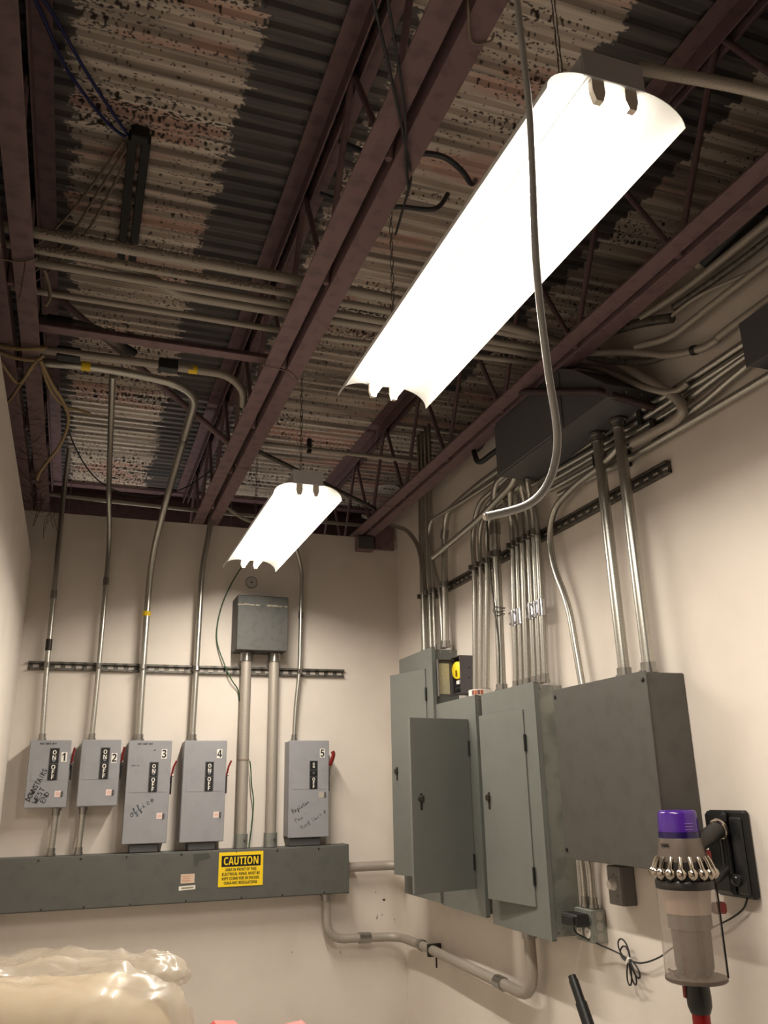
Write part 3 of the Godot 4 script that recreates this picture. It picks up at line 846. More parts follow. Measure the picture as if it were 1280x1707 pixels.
	if num == "5":
		obj("handle_shank", tb([Vector3(out, hy - 0.04, D - 0.03), Vector3(out + 0.002, hy + 0.035, D - 0.015)], 0.004, 8), M.fitting, t)
		obj("handle_grip", tb(spline([Vector3(out + 0.002, hy + 0.03, D - 0.018), Vector3(out + 0.012, hy + 0.06, D - 0.005), Vector3(out + 0.016, hy + 0.085, D + 0.0), Vector3(out + 0.010, hy + 0.098, D - 0.002)], 5), 0.0125, 12, 0.7), M.lever_red, t)
	else:
		var ext := 0.02 if big else 0.008
		obj("handle_grip", tb([Vector3(out, hy - 0.012, D - 0.03), Vector3(out + ext * 0.4, hy + 0.03, D - 0.022), Vector3(out + ext, hy + 0.058, D - 0.018)], 0.0045, 8), M.lever_red, t)
	obj("handle_hub", lt([Vector2(0.006, 0), Vector2(0.006, 0.006), Vector2(0, 0.007)], 10, facing(Vector3(1, 0, 0), Vector3(out + 0.003, hy - 0.01, D - 0.03))), M.fitting, t)
	# the marks written on the doors
	if num == "1":
		var rot := Basis(Vector3(0, 0, 1), deg_to_rad(65))
		ink("DOWNSTAIRS", 0.021, 0.0122, 0.0029, Transform3D(rot, Vector3(-0.066, 0.030, D + 0.0013)), M.ink, t, 2)
		ink("WEST", 0.021, 0.0150, 0.0030, Transform3D(rot, Vector3(-0.036, 0.018, D + 0.0011)), M.ink, t, 3)
		ink("END", 0.021, 0.0135, 0.0030, Transform3D(rot, Vector3(-0.004, 0.020, D + 0.0003)), M.ink, t, 4)
	if num == "1" or num == "3":
		ink("HOT SHOT #19" if num == "1" else "HOT SHOT #21", 0.0075, 0.005, 0.0014, Transform3D(Basis(), Vector3(-0.046 if num == "1" else -0.058, h - 0.020, D + 0.0003)), M.ink, t, 5)
	if num == "3":
		ink("office", 0.030, 0.0175, 0.0026, Transform3D(Basis(Vector3(0, 0, 1), deg_to_rad(36)), Vector3(-0.066, 0.118, D + 0.0003)), M.ink_blue, t, 6)
		ink("office", 0.006, 0.005, 0.001, Transform3D(Basis(), Vector3(-0.082, h - 0.118, D + 0.0003)), M.ink_faint, t, 7)
		var nick := Mb.new()
		nick.box(Vector3(0.022, h - 0.045, D + 0.0005), Vector3(0.009, 0.004, 0.001), 0.0, Basis(Vector3(0, 0, 1), 0.3))
		obj("paint_nick", nick, M.ink, t)
	if num == "5":
		var rot := Basis(Vector3(0, 0, 1), deg_to_rad(30))
		ink("Register", 0.021, 0.0098, 0.0019, Transform3D(rot, Vector3(-0.080, 0.115, D + 0.0003)), M.ink, t, 8)
		ink("Pnu -", 0.019, 0.012, 0.0017, Transform3D(rot, Vector3(-0.065, 0.072, D + 0.0003)), M.ink_faint, t, 9)
		ink("Roof Unit #", 0.018, 0.0115, 0.0013, Transform3D(rot, Vector3(-0.036, 0.040, D + 0.0003)), M.ink_faint, t, 10)
	if num == "1":
		var sc := Mb.new()
		for k in 5:
			sc.box(Vector3(-0.068 + rng.randf_range(-0.008, 0.014), h * 0.60 + rng.randf_range(-0.012, 0.02), D + 0.0004), Vector3(0.004, rng.randf_range(0.003, 0.011), 0.0006), 0.0, Basis(Vector3(0, 0, 1), rng.randf_range(-0.5, 0.5)))
		obj("paint_chip", sc, M.white, t)

# ---------------------------------------------------------------- right wall panels
func panel_latch(parent: Node, p: Vector3, bas: Basis):
	var b := Mb.new()
	b.box(p, Vector3(0.012, 0.062, 0.003), 0.001, bas)
	b.box(p + bas * Vector3(0, 0.012, 0.006), Vector3(0.018, 0.022, 0.012), 0.003, bas)
	b.box(p + bas * Vector3(-0.012, 0.010, 0.004), Vector3(0.012, 0.012, 0.006), 0.002, bas)
	return obj("latch", b, M.dark_fitting, parent)

func panelboard(label: String, z0: float, z1: float, y0: float, y1: float, D: float, side: Material, hinge: float, dw: float, dy0: float, dy1: float, ang: float, dm: Material, latch_y: float):
	var t := thing("panelboard", label, "panel", Vector3.ZERO, "")
	# galvanised tub, painted trim plate in front with an opening behind the door
	var zi0 := z0 + 0.012
	var zi1 := z1 - 0.012
	var tub := Mb.new()
	tub.box(Vector3(-D * 0.5, y0 + 0.012, (zi0 + zi1) * 0.5), Vector3(D, 0.004, zi1 - zi0))
	tub.box(Vector3(-D * 0.5, y1 - 0.012, (zi0 + zi1) * 0.5), Vector3(D, 0.004, zi1 - zi0))
	tub.box(Vector3(-D * 0.5, (y0 + y1) * 0.5, zi0), Vector3(D, y1 - y0 - 0.02, 0.004))
	tub.box(Vector3(-D * 0.5, (y0 + y1) * 0.5, zi1), Vector3(D, y1 - y0 - 0.02, 0.004))
	tub.box(Vector3(-0.003, (y0 + y1) * 0.5, (zi0 + zi1) * 0.5), Vector3(0.004, y1 - y0 - 0.02, zi1 - zi0))
	obj("enclosure", tub, side, t)
	var oz0 := hinge - dw + 0.02
	var oz1 := hinge - 0.012
	var oy0 := dy0 + 0.015
	var oy1 := dy1 - 0.015
	var tr := Mb.new()
	var X := -D - 0.0015
	tr.box(Vector3(X, (y0 + oy0) * 0.5, (z0 + z1) * 0.5), Vector3(0.003, oy0 - y0, z1 - z0))
	tr.box(Vector3(X, (y1 + oy1) * 0.5, (z0 + z1) * 0.5), Vector3(0.003, y1 - oy1, z1 - z0))
	tr.box(Vector3(X, (oy0 + oy1) * 0.5, (z0 + oz0) * 0.5), Vector3(0.003, oy1 - oy0, oz0 - z0))
	tr.box(Vector3(X, (oy0 + oy1) * 0.5, (z1 + oz1) * 0.5), Vector3(0.003, oy1 - oy0, z1 - oz1))
	for zz in [z0 + 0.0015, z1 - 0.0015]:
		tr.box(Vector3(X + 0.009, (y0 + y1) * 0.5, zz), Vector3(0.016, y1 - y0, 0.003))
	for yy in [y0 + 0.0015, y1 - 0.0015]:
		tr.box(Vector3(X + 0.009, yy, (z0 + z1) * 0.5), Vector3(0.016, 0.003, z1 - z0))
	obj("trim", tr, M.panel, t)
	# dead front and two columns of breakers inside
	obj("dead_front", span(Vector3(-D + 0.018, oy0 - 0.01, oz0 - 0.01), Vector3(-D + 0.021, oy1 + 0.01, oz1 + 0.01)), M.panel, t)
	var n := int((oy1 - oy0 - 0.12) / 0.026)
	for k in (n if ang > 1.0 else 0):
		for s in [-1.0, 1.0]:
			obj("breaker", span(Vector3(-D + 0.006, oy0 + 0.06 + k * 0.026, (oz0 + oz1) * 0.5 + s * 0.004), Vector3(-D + 0.018, oy0 + 0.083 + k * 0.026, (oz0 + oz1) * 0.5 + s * 0.075), 0.001), M.black, t)
	# door on its hinge line
	var c := cos(ang)
	var s := sin(ang)
	var bas := Basis(Vector3(s, 0, c), Vector3.UP, Vector3(-c, 0, s))  # x runs from free edge to hinge, z is outward
	var hp := Vector3(-D - 0.006, 0, hinge)
	var d := Mb.new()
	d.box(hp + bas * Vector3(-dw * 0.5, 0, 0.001) + Vector3.UP * (dy0 + dy1) * 0.5, Vector3(dw, dy1 - dy0, 0.003), 0.001, bas)
	for e in [[-dw + 0.0015, 0.003, 0.5], [-0.0015, 0.003, 0.5]]:
		d.box(hp + bas * Vector3(e[0], 0, -0.004) + Vector3.UP * (dy0 + dy1) * 0.5, Vector3(e[1], dy1 - dy0, 0.010), 0.0, bas)
	for yy in [dy0 + 0.0015, dy1 - 0.0015]:
		d.box(hp + bas * Vector3(-dw * 0.5, 0, -0.004) + Vector3.UP * yy, Vector3(dw, 0.003, 0.010), 0.0, bas)
	var door := obj("door", d, dm, t)
	panel_latch(door, hp + bas * Vector3(-dw + 0.045, 0, 0.004) + Vector3.UP * latch_y, bas)
	for yy in [dy0 + 0.10, dy1 - 0.12]:
		obj("hinge", tb([hp + Vector3(-0.003, yy - 0.03, 0.004), hp + Vector3(-0.003, yy + 0.03, 0.004)], 0.005, 8), M.black, t)
	for yy in [y0 + 0.02, y1 - 0.02]:
		for k in [0.035, 0.09]:
			obj("tub_screw", lt([Vector2(0.006, 0), Vector2(0.005, 0.003), Vector2(0, 0.004)], 8, facing(Vector3(0, 0, 1), Vector3(-k, yy, zi1 + 0.002))), M.fitting, t)
	return t

func right_wall_panels():
	strut("long slotted strut on the right wall behind the bundles of conduit", Vector3(0.0, 2.476, 0.505), 1.965, Vector3(0, 0, 1), Vector3(-1, 0, 0))
	panelboard("tallest grey electrical panel nearest the corner, its door a little ajar", 0.362, 0.800, 1.075, 2.188, 0.133, M.panel, 0.720, 0.292, 1.166, 2.095, deg_to_rad(15), M.panel_door, 1.62)
	panelboard("grey electrical panel with its door swung wide open, middle of the three", 0.790, 1.217, 1.066, 1.920, 0.120, M.panel, 1.142, 0.30, 1.163, 1.826, deg_to_rad(103), M.panel_door, 1.50)
	panelboard("grey electrical panel beside the square pull box, its door barely ajar", 1.279, 1.718, 1.052, 1.915, 0.120, M.galv, 1.630, 0.297, 1.148, 1.823, deg_to_rad(7.5), M.panel_door, 1.50)
	# pull box
	var t := thing("pull_box", "large square dark grey steel pull box on the right wall", "box")
	obj("body", span(Vector3(-0.136, 1.326, 1.886), Vector3(0.0, 1.862, 2.403), 0.003), M.pull_box, t)
	obj("cover", span(Vector3(-0.1415, 1.322, 1.880), Vector3(-0.1365, 1.866, 2.409), 0.0015), M.pull_box, t)
	for q in [[1.84, 1.895], [1.84, 2.393], [1.35, 1.892], [1.35, 2.395]]:
		obj("cover_screw", lt([Vector2(0.007, 0), Vector2(0.006, 0.004), Vector2(0, 0.005)], 8, facing(Vector3(-1, 0, 0), Vector3(-0.1415, q[0], q[1]))), M.black, t)
	# time switch with open door
	var ts := thing("time_switch", "small open time switch with a yellow dial beside the tallest panel", "timer")
	var b := Mb.new()
	b.box(Vector3(-0.002, 2.04, 0.925), Vector3(0.004, 0.17, 0.10))
	b.box(Vector3(-0.037, 2.04, 0.974), Vector3(0.074, 0.17, 0.003), 0.0)
	b.box(Vector3(-0.037, 2.04, 0.876), Vector3(0.074, 0.17, 0.003), 0.0)
	b.box(Vector3(-0.037, 2.1235, 0.925), Vector3(0.074, 0.003, 0.10))
	b.box(Vector3(-0.037, 1.9565, 0.925), Vector3(0.074, 0.003, 0.10))
	obj("case", b, mat(Color(0.33, 0.31, 0.325), 0.5), ts)
	obj("mechanism", span(Vector3(-0.03, 1.965, 0.882), Vector3(-0.006, 2.115, 0.968), 0.002), M.black, ts)
	obj("dial", lt([Vector2(0.040, 0), Vector2(0.040, 0), Vector2(0.040, 0.006), Vector2(0.038, 0.008), Vector2(0, 0.008)], 28, facing(Vector3(-1, 0, 0.25), Vector3(-0.060, 2.062, 0.926))), M.dial, ts)
	obj("dial_arrow", span(Vector3(-0.0735, 2.035, 0.922), Vector3(-0.0705, 2.062, 0.930)), mat(Color(0.50, 0.32, 0.08), 0.5), ts)
	obj("trip_block", span(Vector3(-0.068, 1.998, 0.915), Vector3(-0.035, 2.016, 0.945), 0.002), M.white, ts)
	for k in 3:
		obj("lead", tb(spline([Vector3(-0.045, 1.995, 0.905 + k * 0.018), Vector3(-0.062, 1.98, 0.90 + k * 0.02), Vector3(-0.055, 1.966, 0.905 + k * 0.016), Vector3(-0.04, 1.96, 0.91 + k * 0.015)], 5), 0.003, 6), M.black, ts)
	for q in [[2.07, 0.028], [2.025, 0.030]]:
		obj("knockout", lt([Vector2(0.004, 0), Vector2(0.004, 0.001), Vector2(0, 0.001)], 10, facing(Vector3(0, 0, 1), Vector3(-q[1], q[0], 0.9756))), M.black, ts)
	var dr := Mb.new()
	dr.box(Vector3(-0.108, 2.032, 0.884), Vector3(0.080, 0.166, 0.003), 0.001)
	dr.box(Vector3(-0.108, 2.114, 0.892), Vector3(0.080, 0.003, 0.018))
	dr.box(Vector3(-0.147, 2.032, 0.892), Vector3(0.003, 0.166, 0.018))
	dr.box(Vector3(-0.108, 1.950, 0.892), Vector3(0.080, 0.003, 0.018))
	var door := obj("door", dr, mat(Color(0.36, 0.34, 0.34), 0.5), ts)
	obj("wiring_label", span(Vector3(-0.142, 1.958, 0.886), Vector3(-0.088, 2.098, 0.8868)), M.paper, door)
	# roll of tape on top of the middle panel
	var tp := thing("tape_roll", "roll of tape with a printed white and orange wrapper on top of the middle panel", "tape", Vector3(-0.066, 1.921, 1.155))
	obj("wrap", lt([Vector2(0.034, 0.0), Vector2(0.050, 0.0), Vector2(0.050, 0.0), Vector2(0.050, 0.026), Vector2(0.050, 0.026), Vector2(0.034, 0.026), Vector2(0.034, 0.026), Vector2(0.034, 0.0)], 28), M.white, tp)
	for k in 4:
		var a := PI * 0.60 + k * 0.27
		obj("printed_patch", bx(Vector3(cos(a) * 0.0497, 0.013, sin(a) * 0.0497), Vector3(0.011, 0.019, 0.002), 0.0, Basis(Vector3.UP, PI * 0.5 - a)), mat(Color(0.66, 0.34, 0.18), 0.6) if k % 2 == 0 else mat(Color(0.45, 0.26, 0.24), 0.6), tp)
	# two risers from the pull box
	for q in [[2.208, "left"], [2.332, "right"]]:
		var z: float = q[0]
		conduit("%s of two stout conduits rising from the square pull box to the overhead wireway" % q[1], [Vector3(-0.07, 1.867, z), Vector3(-0.07, 2.714, z - 0.012)], 0.0185, M.emt, 0.1, "", [[0, "connector"], [1, "connector"]])
	# box with a knob
	var kb := thing("timer_box", "small grey wall box with a white knob, under the pull box", "switch", Vector3(0, 1.19, 2.012))
	obj("box", span(Vector3(-0.05, 0.0, -0.038), Vector3(0.0, 0.115, 0.038), 0.003), mat(Color(0.42, 0.405, 0.40), 0.5), kb)
	obj("plate", span(Vector3(-0.053, 0.002, -0.036), Vector3(-0.05, 0.113, 0.036), 0.001), mat(Color(0.45, 0.435, 0.42), 0.45), kb)
	obj("knob", lt([Vector2(0.0175, 0.0), Vector2(0.0165, 0.006), Vector2(0.0135, 0.016), Vector2(0.0125, 0.019), Vector2(0, 0.020)], 20, facing(Vector3(-1, 0, 0), Vector3(-0.053, 0.060, -0.004))), M.white, kb)
	for q in [[0.09, 0.0], [0.083, 0.014], [0.083, -0.014], [0.028, 0.012]]:
		obj("tick_mark", bx(Vector3(-0.0533, q[0], q[1]), Vector3(0.0006, 0.006, 0.003)), M.ink, kb)
	# outlet box
	var ob := thing("outlet_box", "metal surface box with two duplex outlets beside the panel nearest the vacuum", "outlet", Vector3(0, 1.060, 1.815))
	var cs := Mb.new()
	cs.box(Vector3(-0.026, 0.05, 0.0), Vector3(0.052, 0.10, 0.104), 0.002)
	obj("box", cs, M.galv, ob)
	obj("cover", span(Vector3(-0.056, 0.001, -0.051), Vector3(-0.052, 0.099, 0.051), 0.001), M.galv, ob)
	for dz in [-0.023, 0.023]:
		for y in [0.030, 0.070]:
			var f := obj("receptacle", lt([Vector2(0.0165, 0), Vector2(0.0165, 0.003), Vector2(0, 0.003)], 18, facing(Vector3(-1, 0, 0), Vector3(-0.056, y, dz))), M.white, ob)
			for k in [-0.005, 0.005]:
				obj("slot", bx(Vector3(-0.0594, y + 0.003, dz + k), Vector3(0.0006, 0.008, 0.0018)), M.black, f)
	for k in 3:
		obj("knockout", lt([Vector2(0.0135, 0), Vector2(0.0135, 0.0008), Vector2(0, 0.0008)], 18, facing(Vector3(0, 0, 1), Vector3(-0.027, 0.018 + k * 0.032, 0.052))), M.fitting, ob)
	conduit("left of two short conduits from the pull box down to the outlet box", [Vector3(-0.03, 1.161, 1.797), Vector3(-0.03, 1.30, 1.797), Vector3(-0.045, 1.42, 1.797), Vector3(-0.06, 1.52, 1.82), Vector3(-0.06, 1.55, 1.884)], 0.0105, M.emt, 0.06, "", [[0, "connector"]])
	conduit("right of two short conduits from the pull box down to the outlet box", [Vector3(-0.026, 1.161, 1.838), Vector3(-0.026, 1.30, 1.838), Vector3(-0.05, 1.38, 1.842), Vector3(-0.06, 1.44, 1.884)], 0.0105, M.emt, 0.06, "", [[0, "connector"]])
	var ch := thing("charger", "black plug-in charger in the upper outlet", "charger", Vector3(-0.060, 1.130, 1.818))
	obj("body", span(Vector3(-0.052, -0.019, -0.052), Vector3(0.0, 0.019, 0.046), 0.005), M.black, ch)
	obj("ridge", span(Vector3(-0.056, -0.012, -0.04), Vector3(-0.052, 0.012, 0.034), 0.002), M.black, ch)
	var cd := thing("power_cord", "thin black charger cord tied in loops, running to the vacuum dock", "cord")
	obj("cord", tb(spline([Vector3(-0.085, 1.111, 1.80), Vector3(-0.075, 1.085, 1.80), Vector3(-0.045, 1.062, 1.87), Vector3(-0.022, 1.045, 1.95), Vector3(-0.02, 1.032, 2.02), Vector3(-0.02, 1.038, 2.08), Vector3(-0.018, 1.066, 2.16), Vector3(-0.016, 1.108, 2.24), Vector3(-0.016, 1.165, 2.38), Vector3(-0.016, 1.205, 2.48), Vector3(-0.016, 1.235, 2.535), Vector3(-0.02, 1.262, 2.56)], 6), 0.0026, 6), M.black, cd)
	for q in [[0.9, 0.062], [0.35, 0.068], [-0.15, 0.072], [-2.45, 0.066], [-2.25, 0.045]]:
		var pts := []
		var dirv := Vector3(0, -cos(q[0]), sin(q[0]))
		var prp := Vector3(0, sin(q[0]), cos(q[0]))
		for k in 25:
			var a := TAU * k / 24.0
			pts.append(Vector3(-0.022 - 0.004 * sin(a), 1.034, 2.005) + dirv * q[1] * 0.5 * (1.0 - cos(a)) + prp * 0.017 * sin(a) * (0.5 + 0.5 * (1.0 - cos(a)) * 0.5 + 0.25))
		obj("loop", tb(pts, 0.0026, 6), M.black, cd)
	obj("twist_tie", tb([Vector3(-0.024, 1.028, 2.0), Vector3(-0.024, 1.040, 2.01)], 0.006, 8), M.white, cd)

# ---------------------------------------------------------------- right wall conduit bundles
func right_wall_conduits():
	var W := Vector3(-1, 0, 0)
	var zs := [0.500, 0.550, 0.605, 0.655]
	var ord := ["first", "second", "third", "fourth"]
	for i in 4:
		var z: float = zs[i]
		var c := conduit("%s slim conduit out from the corner, rising from the tallest panel" % ord[i], [Vector3(-0.055, 2.19, z), Vector3(-0.055, 2.50, z + 0.006), Vector3(-0.055, 3.05, z + 0.02), Vector3(-0.055, 3.40, z + 0.03)], 0.0095, M.emt, 0.1, "slim conduits above the tallest panel", [[0, "connector"]])
		clamp_at(c, Vector3(-0.055, 2.497, z + 0.006), 0.0095, W)
	conduit("slim conduit kinking above the tallest panel then running along the wall to the wireway", [Vector3(-0.050, 2.19, 0.745), Vector3(-0.052, 2.50, 0.735), Vector3(-0.062, 2.615, 0.695), Vector3(-0.066, 2.80, 0.655), Vector3(-0.070, 2.855, 0.70), Vector3(-0.07, 2.832, 1.05), Vector3(-0.075, 2.80, 1.68)], 0.0105, M.emt, 0.07, "", [[0, "connector"]])
	conduit("dark conduit curving down from the right joist to join the slim conduits near the corner", [Vector3(-0.19, 3.10, -0.05), Vector3(-0.13, 3.04, 0.07), Vector3(-0.08, 2.88, 0.42), Vector3(-0.078, 2.72, 0.575), Vector3(-0.08, 2.50, 0.585), Vector3(-0.08, 2.19, 0.578)], 0.012, M.emt, 0.12)
	var a7 := conduit("stout conduit at the front edge of the tallest panel's top, bending along the wall", [Vector3(-0.052, 2.19, 0.775), Vector3(-0.052, 2.72, 0.815), Vector3(-0.055, 2.845, 0.86), Vector3(-0.06, 2.86, 1.20), Vector3(-0.075, 2.84, 1.68)], 0.0165, M.emt, 0.12, "", [[0, "connector"], [1, "coupling", 0.2, 0.022]])
	clamp_at(a7, Vector3(-0.052, 2.497, 0.797), 0.0165, W)
	conduit("stout conduit slanting up along the wall across the front of the others to the wireway", [Vector3(-0.10, 2.636, 0.78), Vector3(-0.10, 2.672, 1.30), Vector3(-0.10, 2.725, 1.64), Vector3(-0.10, 2.80, 1.69)], 0.0145, M.emt, 0.06)
	# bundle above the middle panel
	var mid := [[1.072, 1.130, 0.0125, "leftmost"], [1.125, 1.195, 0.0105, "middle"], [1.180, 1.262, 0.0125, "right-hand"]]
	for q in mid:
		var i := mid.find(q)
		var c := conduit("%s of three conduits rising from the top of the middle panel" % q[3], [Vector3(-0.050, 1.922, q[0]), Vector3(-0.050, 2.45, q[1]), Vector3(-0.052, 2.66 - i * 0.03, q[1] + 0.005), Vector3(-0.06, 2.775 - i * 0.035, q[1] + 0.10), Vector3(-0.07, 2.80 - i * 0.04, 1.68)], q[2], M.emt, 0.12, "conduits above the middle panel", [[0, "connector"]])
		clamp_at(c, Vector3(-0.050, 2.497, q[1] + 0.001), q[2], W)
	# bundle above the panel next to the pull box
	var c4 := conduit("thickest conduit of the right bundle, wrapped with a wire tie halfway up", [Vector3(-0.060, 1.917, 1.345), Vector3(-0.060, 2.50, 1.372), Vector3(-0.066, 2.74, 1.395), Vector3(-0.07, 2.80, 1.44), Vector3(-0.075, 2.815, 1.68)], 0.0185, M.emt, 0.08, "", [[0, "connector"], [1, "coupling", 0.45, 0.025]])
	clamp_at(c4, Vector3(-0.060, 2.497, 1.372), 0.0185, W)
	var wires := Mb.new()
	for k in 3:
		var pts := []
		for j in 17:
			var a := TAU * j / 16.0 * 0.95
			pts.append(Vector3(-0.060 + cos(a) * (0.021 + 0.004 * sin(a * 3.0)), 2.235 + k * 0.014 + 0.006 * sin(a * 2.0 + k), 1.360 + sin(a) * (0.023 + 0.006 * k)))
		wires.tube(pts, 0.0016, 5)
	obj("wire_tie", wires, M.dark_fitting, c4)
	var zz := [[1.455, 1.505, 0.0120, "second", 2.62, 0.06], [1.500, 1.545, 0.0110, "third", 2.60, -0.05], [1.548, 1.592, 0.0145, "fourth", 2.716, 0.0], [1.605, 1.640, 0.0125, "fifth", 2.60, 0.02], [1.645, 1.682, 0.0110, "sixth", 2.59, 0.03], [1.683, 1.712, 0.0115, "rightmost", 2.60, -0.03]]
	for q in zz:
		var top: float = q[4]
		var pts := [Vector3(-0.052, 1.917, q[0]), Vector3(-0.052, 2.47, q[1]), Vector3(-0.055, top, q[1] + 0.01)]
		if absf(q[5]) > 0.001:
			pts.append(Vector3(-0.085, 2.70, q[1] + 0.01 + q[5]))
			pts.append(Vector3(-0.085, 2.714, q[1] + 0.01 + q[5] * 1.1))
		var c := conduit("%s conduit from the left in the right bundle, above the panel beside the pull box" % q[3], pts, q[2], M.emt, 0.07, "right bundle of conduits", [[0, "connector"]])
		clamp_at(c, Vector3(-0.052, 2.497, q[1]), q[2], W)
		if q[3] != "fourth":
			var b := Mb.new()
			var at := Vector3(-0.052, 2.20, lerpf(q[0], q[1], 0.512))
			b.lathe([Vector2(q[2], -0.032), Vector2(q[2] * 1.35, -0.032), Vector2(q[2] * 1.35, -0.032), Vector2(q[2] * 1.35, 0.032), Vector2(q[2] * 1.35, 0.032), Vector2(q[2], 0.032)], 12, Transform3D(Basis(), at))
			for dy in [-0.022, 0.022]:
				b.box(at + Vector3(-0.010, dy, -q[2] * 1.4), Vector3(0.010, 0.009, 0.014), 0.001)
			obj("set_screw_coupling", b, mat(Color(0.85, 0.85, 0.86), 0.2, 1.0), c)
	conduit("conduit left of the pull box, kinking up the wall and hooking to the right", [Vector3(-0.035, 1.868, 1.905), Vector3(-0.035, 2.18, 1.862), Vector3(-0.045, 2.33, 1.80), Vector3(-0.045, 2.46, 1.782), Vector3(-0.05, 2.555, 1.84), Vector3(-0.055, 2.59, 2.0), Vector3(-0.06, 2.60, 2.20), Vector3(-0.06, 2.625, 2.30)], 0.0125, M.emt, 0.1)
	conduit("thin grey flexible cable tied alongside the thickest conduit of the right bundle", spline([Vector3(-0.088, 2.715, 1.36), Vector3(-0.088, 2.55, 1.355), Vector3(-0.088, 2.40, 1.362), Vector3(-0.084, 2.24, 1.372), Vector3(-0.075, 2.10, 1.372), Vector3(-0.075, 1.92, 1.352)], 6), 0.004, M.strut, 0.01)
	# long pipes along the right wall below the wireway
	var ys := [[2.578, 1.86, 4.6, "lowest", 0.0125], [2.617, 1.80, 2.905, "second lowest", 0.011], [2.652, 1.72, 2.905, "third lowest", 0.010], [2.684, 1.66, 2.905, "fourth lowest", 0.011]]
	for q in ys:
		var pts := [Vector3(-0.03, q[0] + 0.03, q[1]), Vector3(-0.03, q[0] + 0.004, q[1] + 0.5), Vector3(-0.03, q[0], q[2])]
		if q[3] == "second lowest":
			pts = [Vector3(-0.03, q[0] + 0.03, q[1]), Vector3(-0.03, q[0] - 0.004, 2.66), Vector3(-0.03, q[0] + 0.02, 2.80), Vector3(-0.03, 2.650, 2.905)]
		if q[3] == "third lowest":
			pts = [Vector3(-0.03, q[0] + 0.03, q[1]), Vector3(-0.03, q[0], 2.58), Vector3(-0.03, 2.668, 2.74), Vector3(-0.03, 2.675, 2.905)]
		conduit("%s of the long pipes running along the right wall" % q[3], pts, q[4], M.emt, 0.1, "long pipes along the right wall")
	conduit("long pipe running along the right wall just above the pull box at the frame's edge", [Vector3(-0.03, 2.735, 1.75), Vector3(-0.03, 2.712, 2.60), Vector3(-0.03, 2.715, 4.6)], 0.0125, M.emt, 0.1, "long pipes along the right wall")
	conduit("pale pipe with a kink and a black joint, uppermost of the long wall pipes", spline([Vector3(-0.16, 3.02, 2.18), Vector3(-0.10, 2.943, 2.355), Vector3(-0.085, 2.883, 2.475), Vector3(-0.065, 2.817, 2.590), Vector3(-0.05, 2.780, 2.697), Vector3(-0.04, 2.771, 2.769), Vector3(-0.035, 2.785, 2.980), Vector3(-0.035, 2.80, 4.6)], 6), 0.0125, M.emt_dull, 0.01, "", [[24, "black", 0.0, 0.008]])
	conduit("pale pipe high on the right wall with one gentle kink, under the roof", spline([Vector3(-0.09, 2.898, 2.485), Vector3(-0.07, 2.863, 2.620), Vector3(-0.055, 2.871, 2.729), Vector3(-0.05, 2.878, 2.972), Vector3(-0.05, 2.88, 4.6)], 6), 0.0115, M.emt_dull, 0.01)
	conduit("pale pipe running toward the viewer closest beside the right joist", [Vector3(-0.09, 2.98, 2.53), Vector3(-0.06, 2.98, 2.70), Vector3(-0.05, 2.99, 4.6)], 0.0125, M.emt_dull, 0.1)
	conduit("dull pipe just below the pale one closest beside the right joist", [Vector3(-0.07, 2.945, 2.66), Vector3(-0.05, 2.94, 2.9), Vector3(-0.05, 2.94, 4.6)], 0.011, M.strut, 0.1)
	conduit("thin wire-like pipe sagging across the wall below the dull pipe", spline([Vector3(-0.07, 2.922, 2.646), Vector3(-0.065, 2.928, 2.698), Vector3(-0.06, 2.920, 2.798), Vector3(-0.05, 2.873, 3.015), Vector3(-0.045, 2.84, 3.3)], 6), 0.006, M.emt_dull, 0.01)
	for q in [[2.13, 2.642, "small dark strap on the wall pipes just left of the two stout risers"], [2.40, 2.690, "small dark strap on the wall pipes beside the wireway's lower right corner"], [2.46, 2.632, "small dark strap on the wall pipes below the sweeping elbow"], [2.27, 2.60, "small dark strap on the wall pipes between the two stout risers"]]:
		tag(obj("pipe_strap", span(Vector3(-0.048, q[1] - 0.03, q[0] - 0.011), Vector3(-0.002, q[1] + 0.026, q[0] + 0.011), 0.002), M.dark_fitting), q[2], "strap", "straps on the right wall pipes")
	# wall box at the frame's edge and the overhead wireway
	var pb := thing("wall_box", "dark grey box at the right edge of the view where long pipes end", "box")
	obj("body", span(Vector3(-0.075, 2.612, 2.912), Vector3(0.0, 2.742, 3.16), 0.003), M.dark_grey_box, pb)
	obj("cover", span(Vector3(-0.079, 2.609, 2.909), Vector3(-0.075, 2.745, 3.163), 0.001), M.dark_grey_box, pb)
	var ww := thing("overhead_wireway", "big dark grey wireway box high on the right wall above the conduit bundles", "wireway")
	var wb := Mb.new()
	var side := PackedVector2Array([Vector2(-1.70, 2.718), Vector2(-2.455, 2.718), Vector2(-2.455, 2.762), Vector2(-2.285, 2.900), Vector2(-2.19, 2.95), Vector2(-1.70, 2.95)])
	wb.prism(side, 0.2, Transform3D(Basis(Vector3(0, 0, -1), Vector3(0, 1, 0), Vector3(1, 0, 0)), Vector3(-0.2, 0, 0)))
	obj("body", wb, M.dark_grey_box, ww)
	obj("front_cover", span(Vector3(-0.205, 2.722, 1.698), Vector3(-0.200, 2.935, 2.195), 0.002), M.dark_grey_box, ww)
	for q in [2.32, 2.26]:
		obj("cover_screw", lt([Vector2(0.005, 0), Vector2(0.005, 0.004), Vector2(0, 0.005)], 8, facing(Vector3(0, 0, 1), Vector3(-0.07 - (q - 2.26), 2.742, 2.455))), M.fitting, ww)

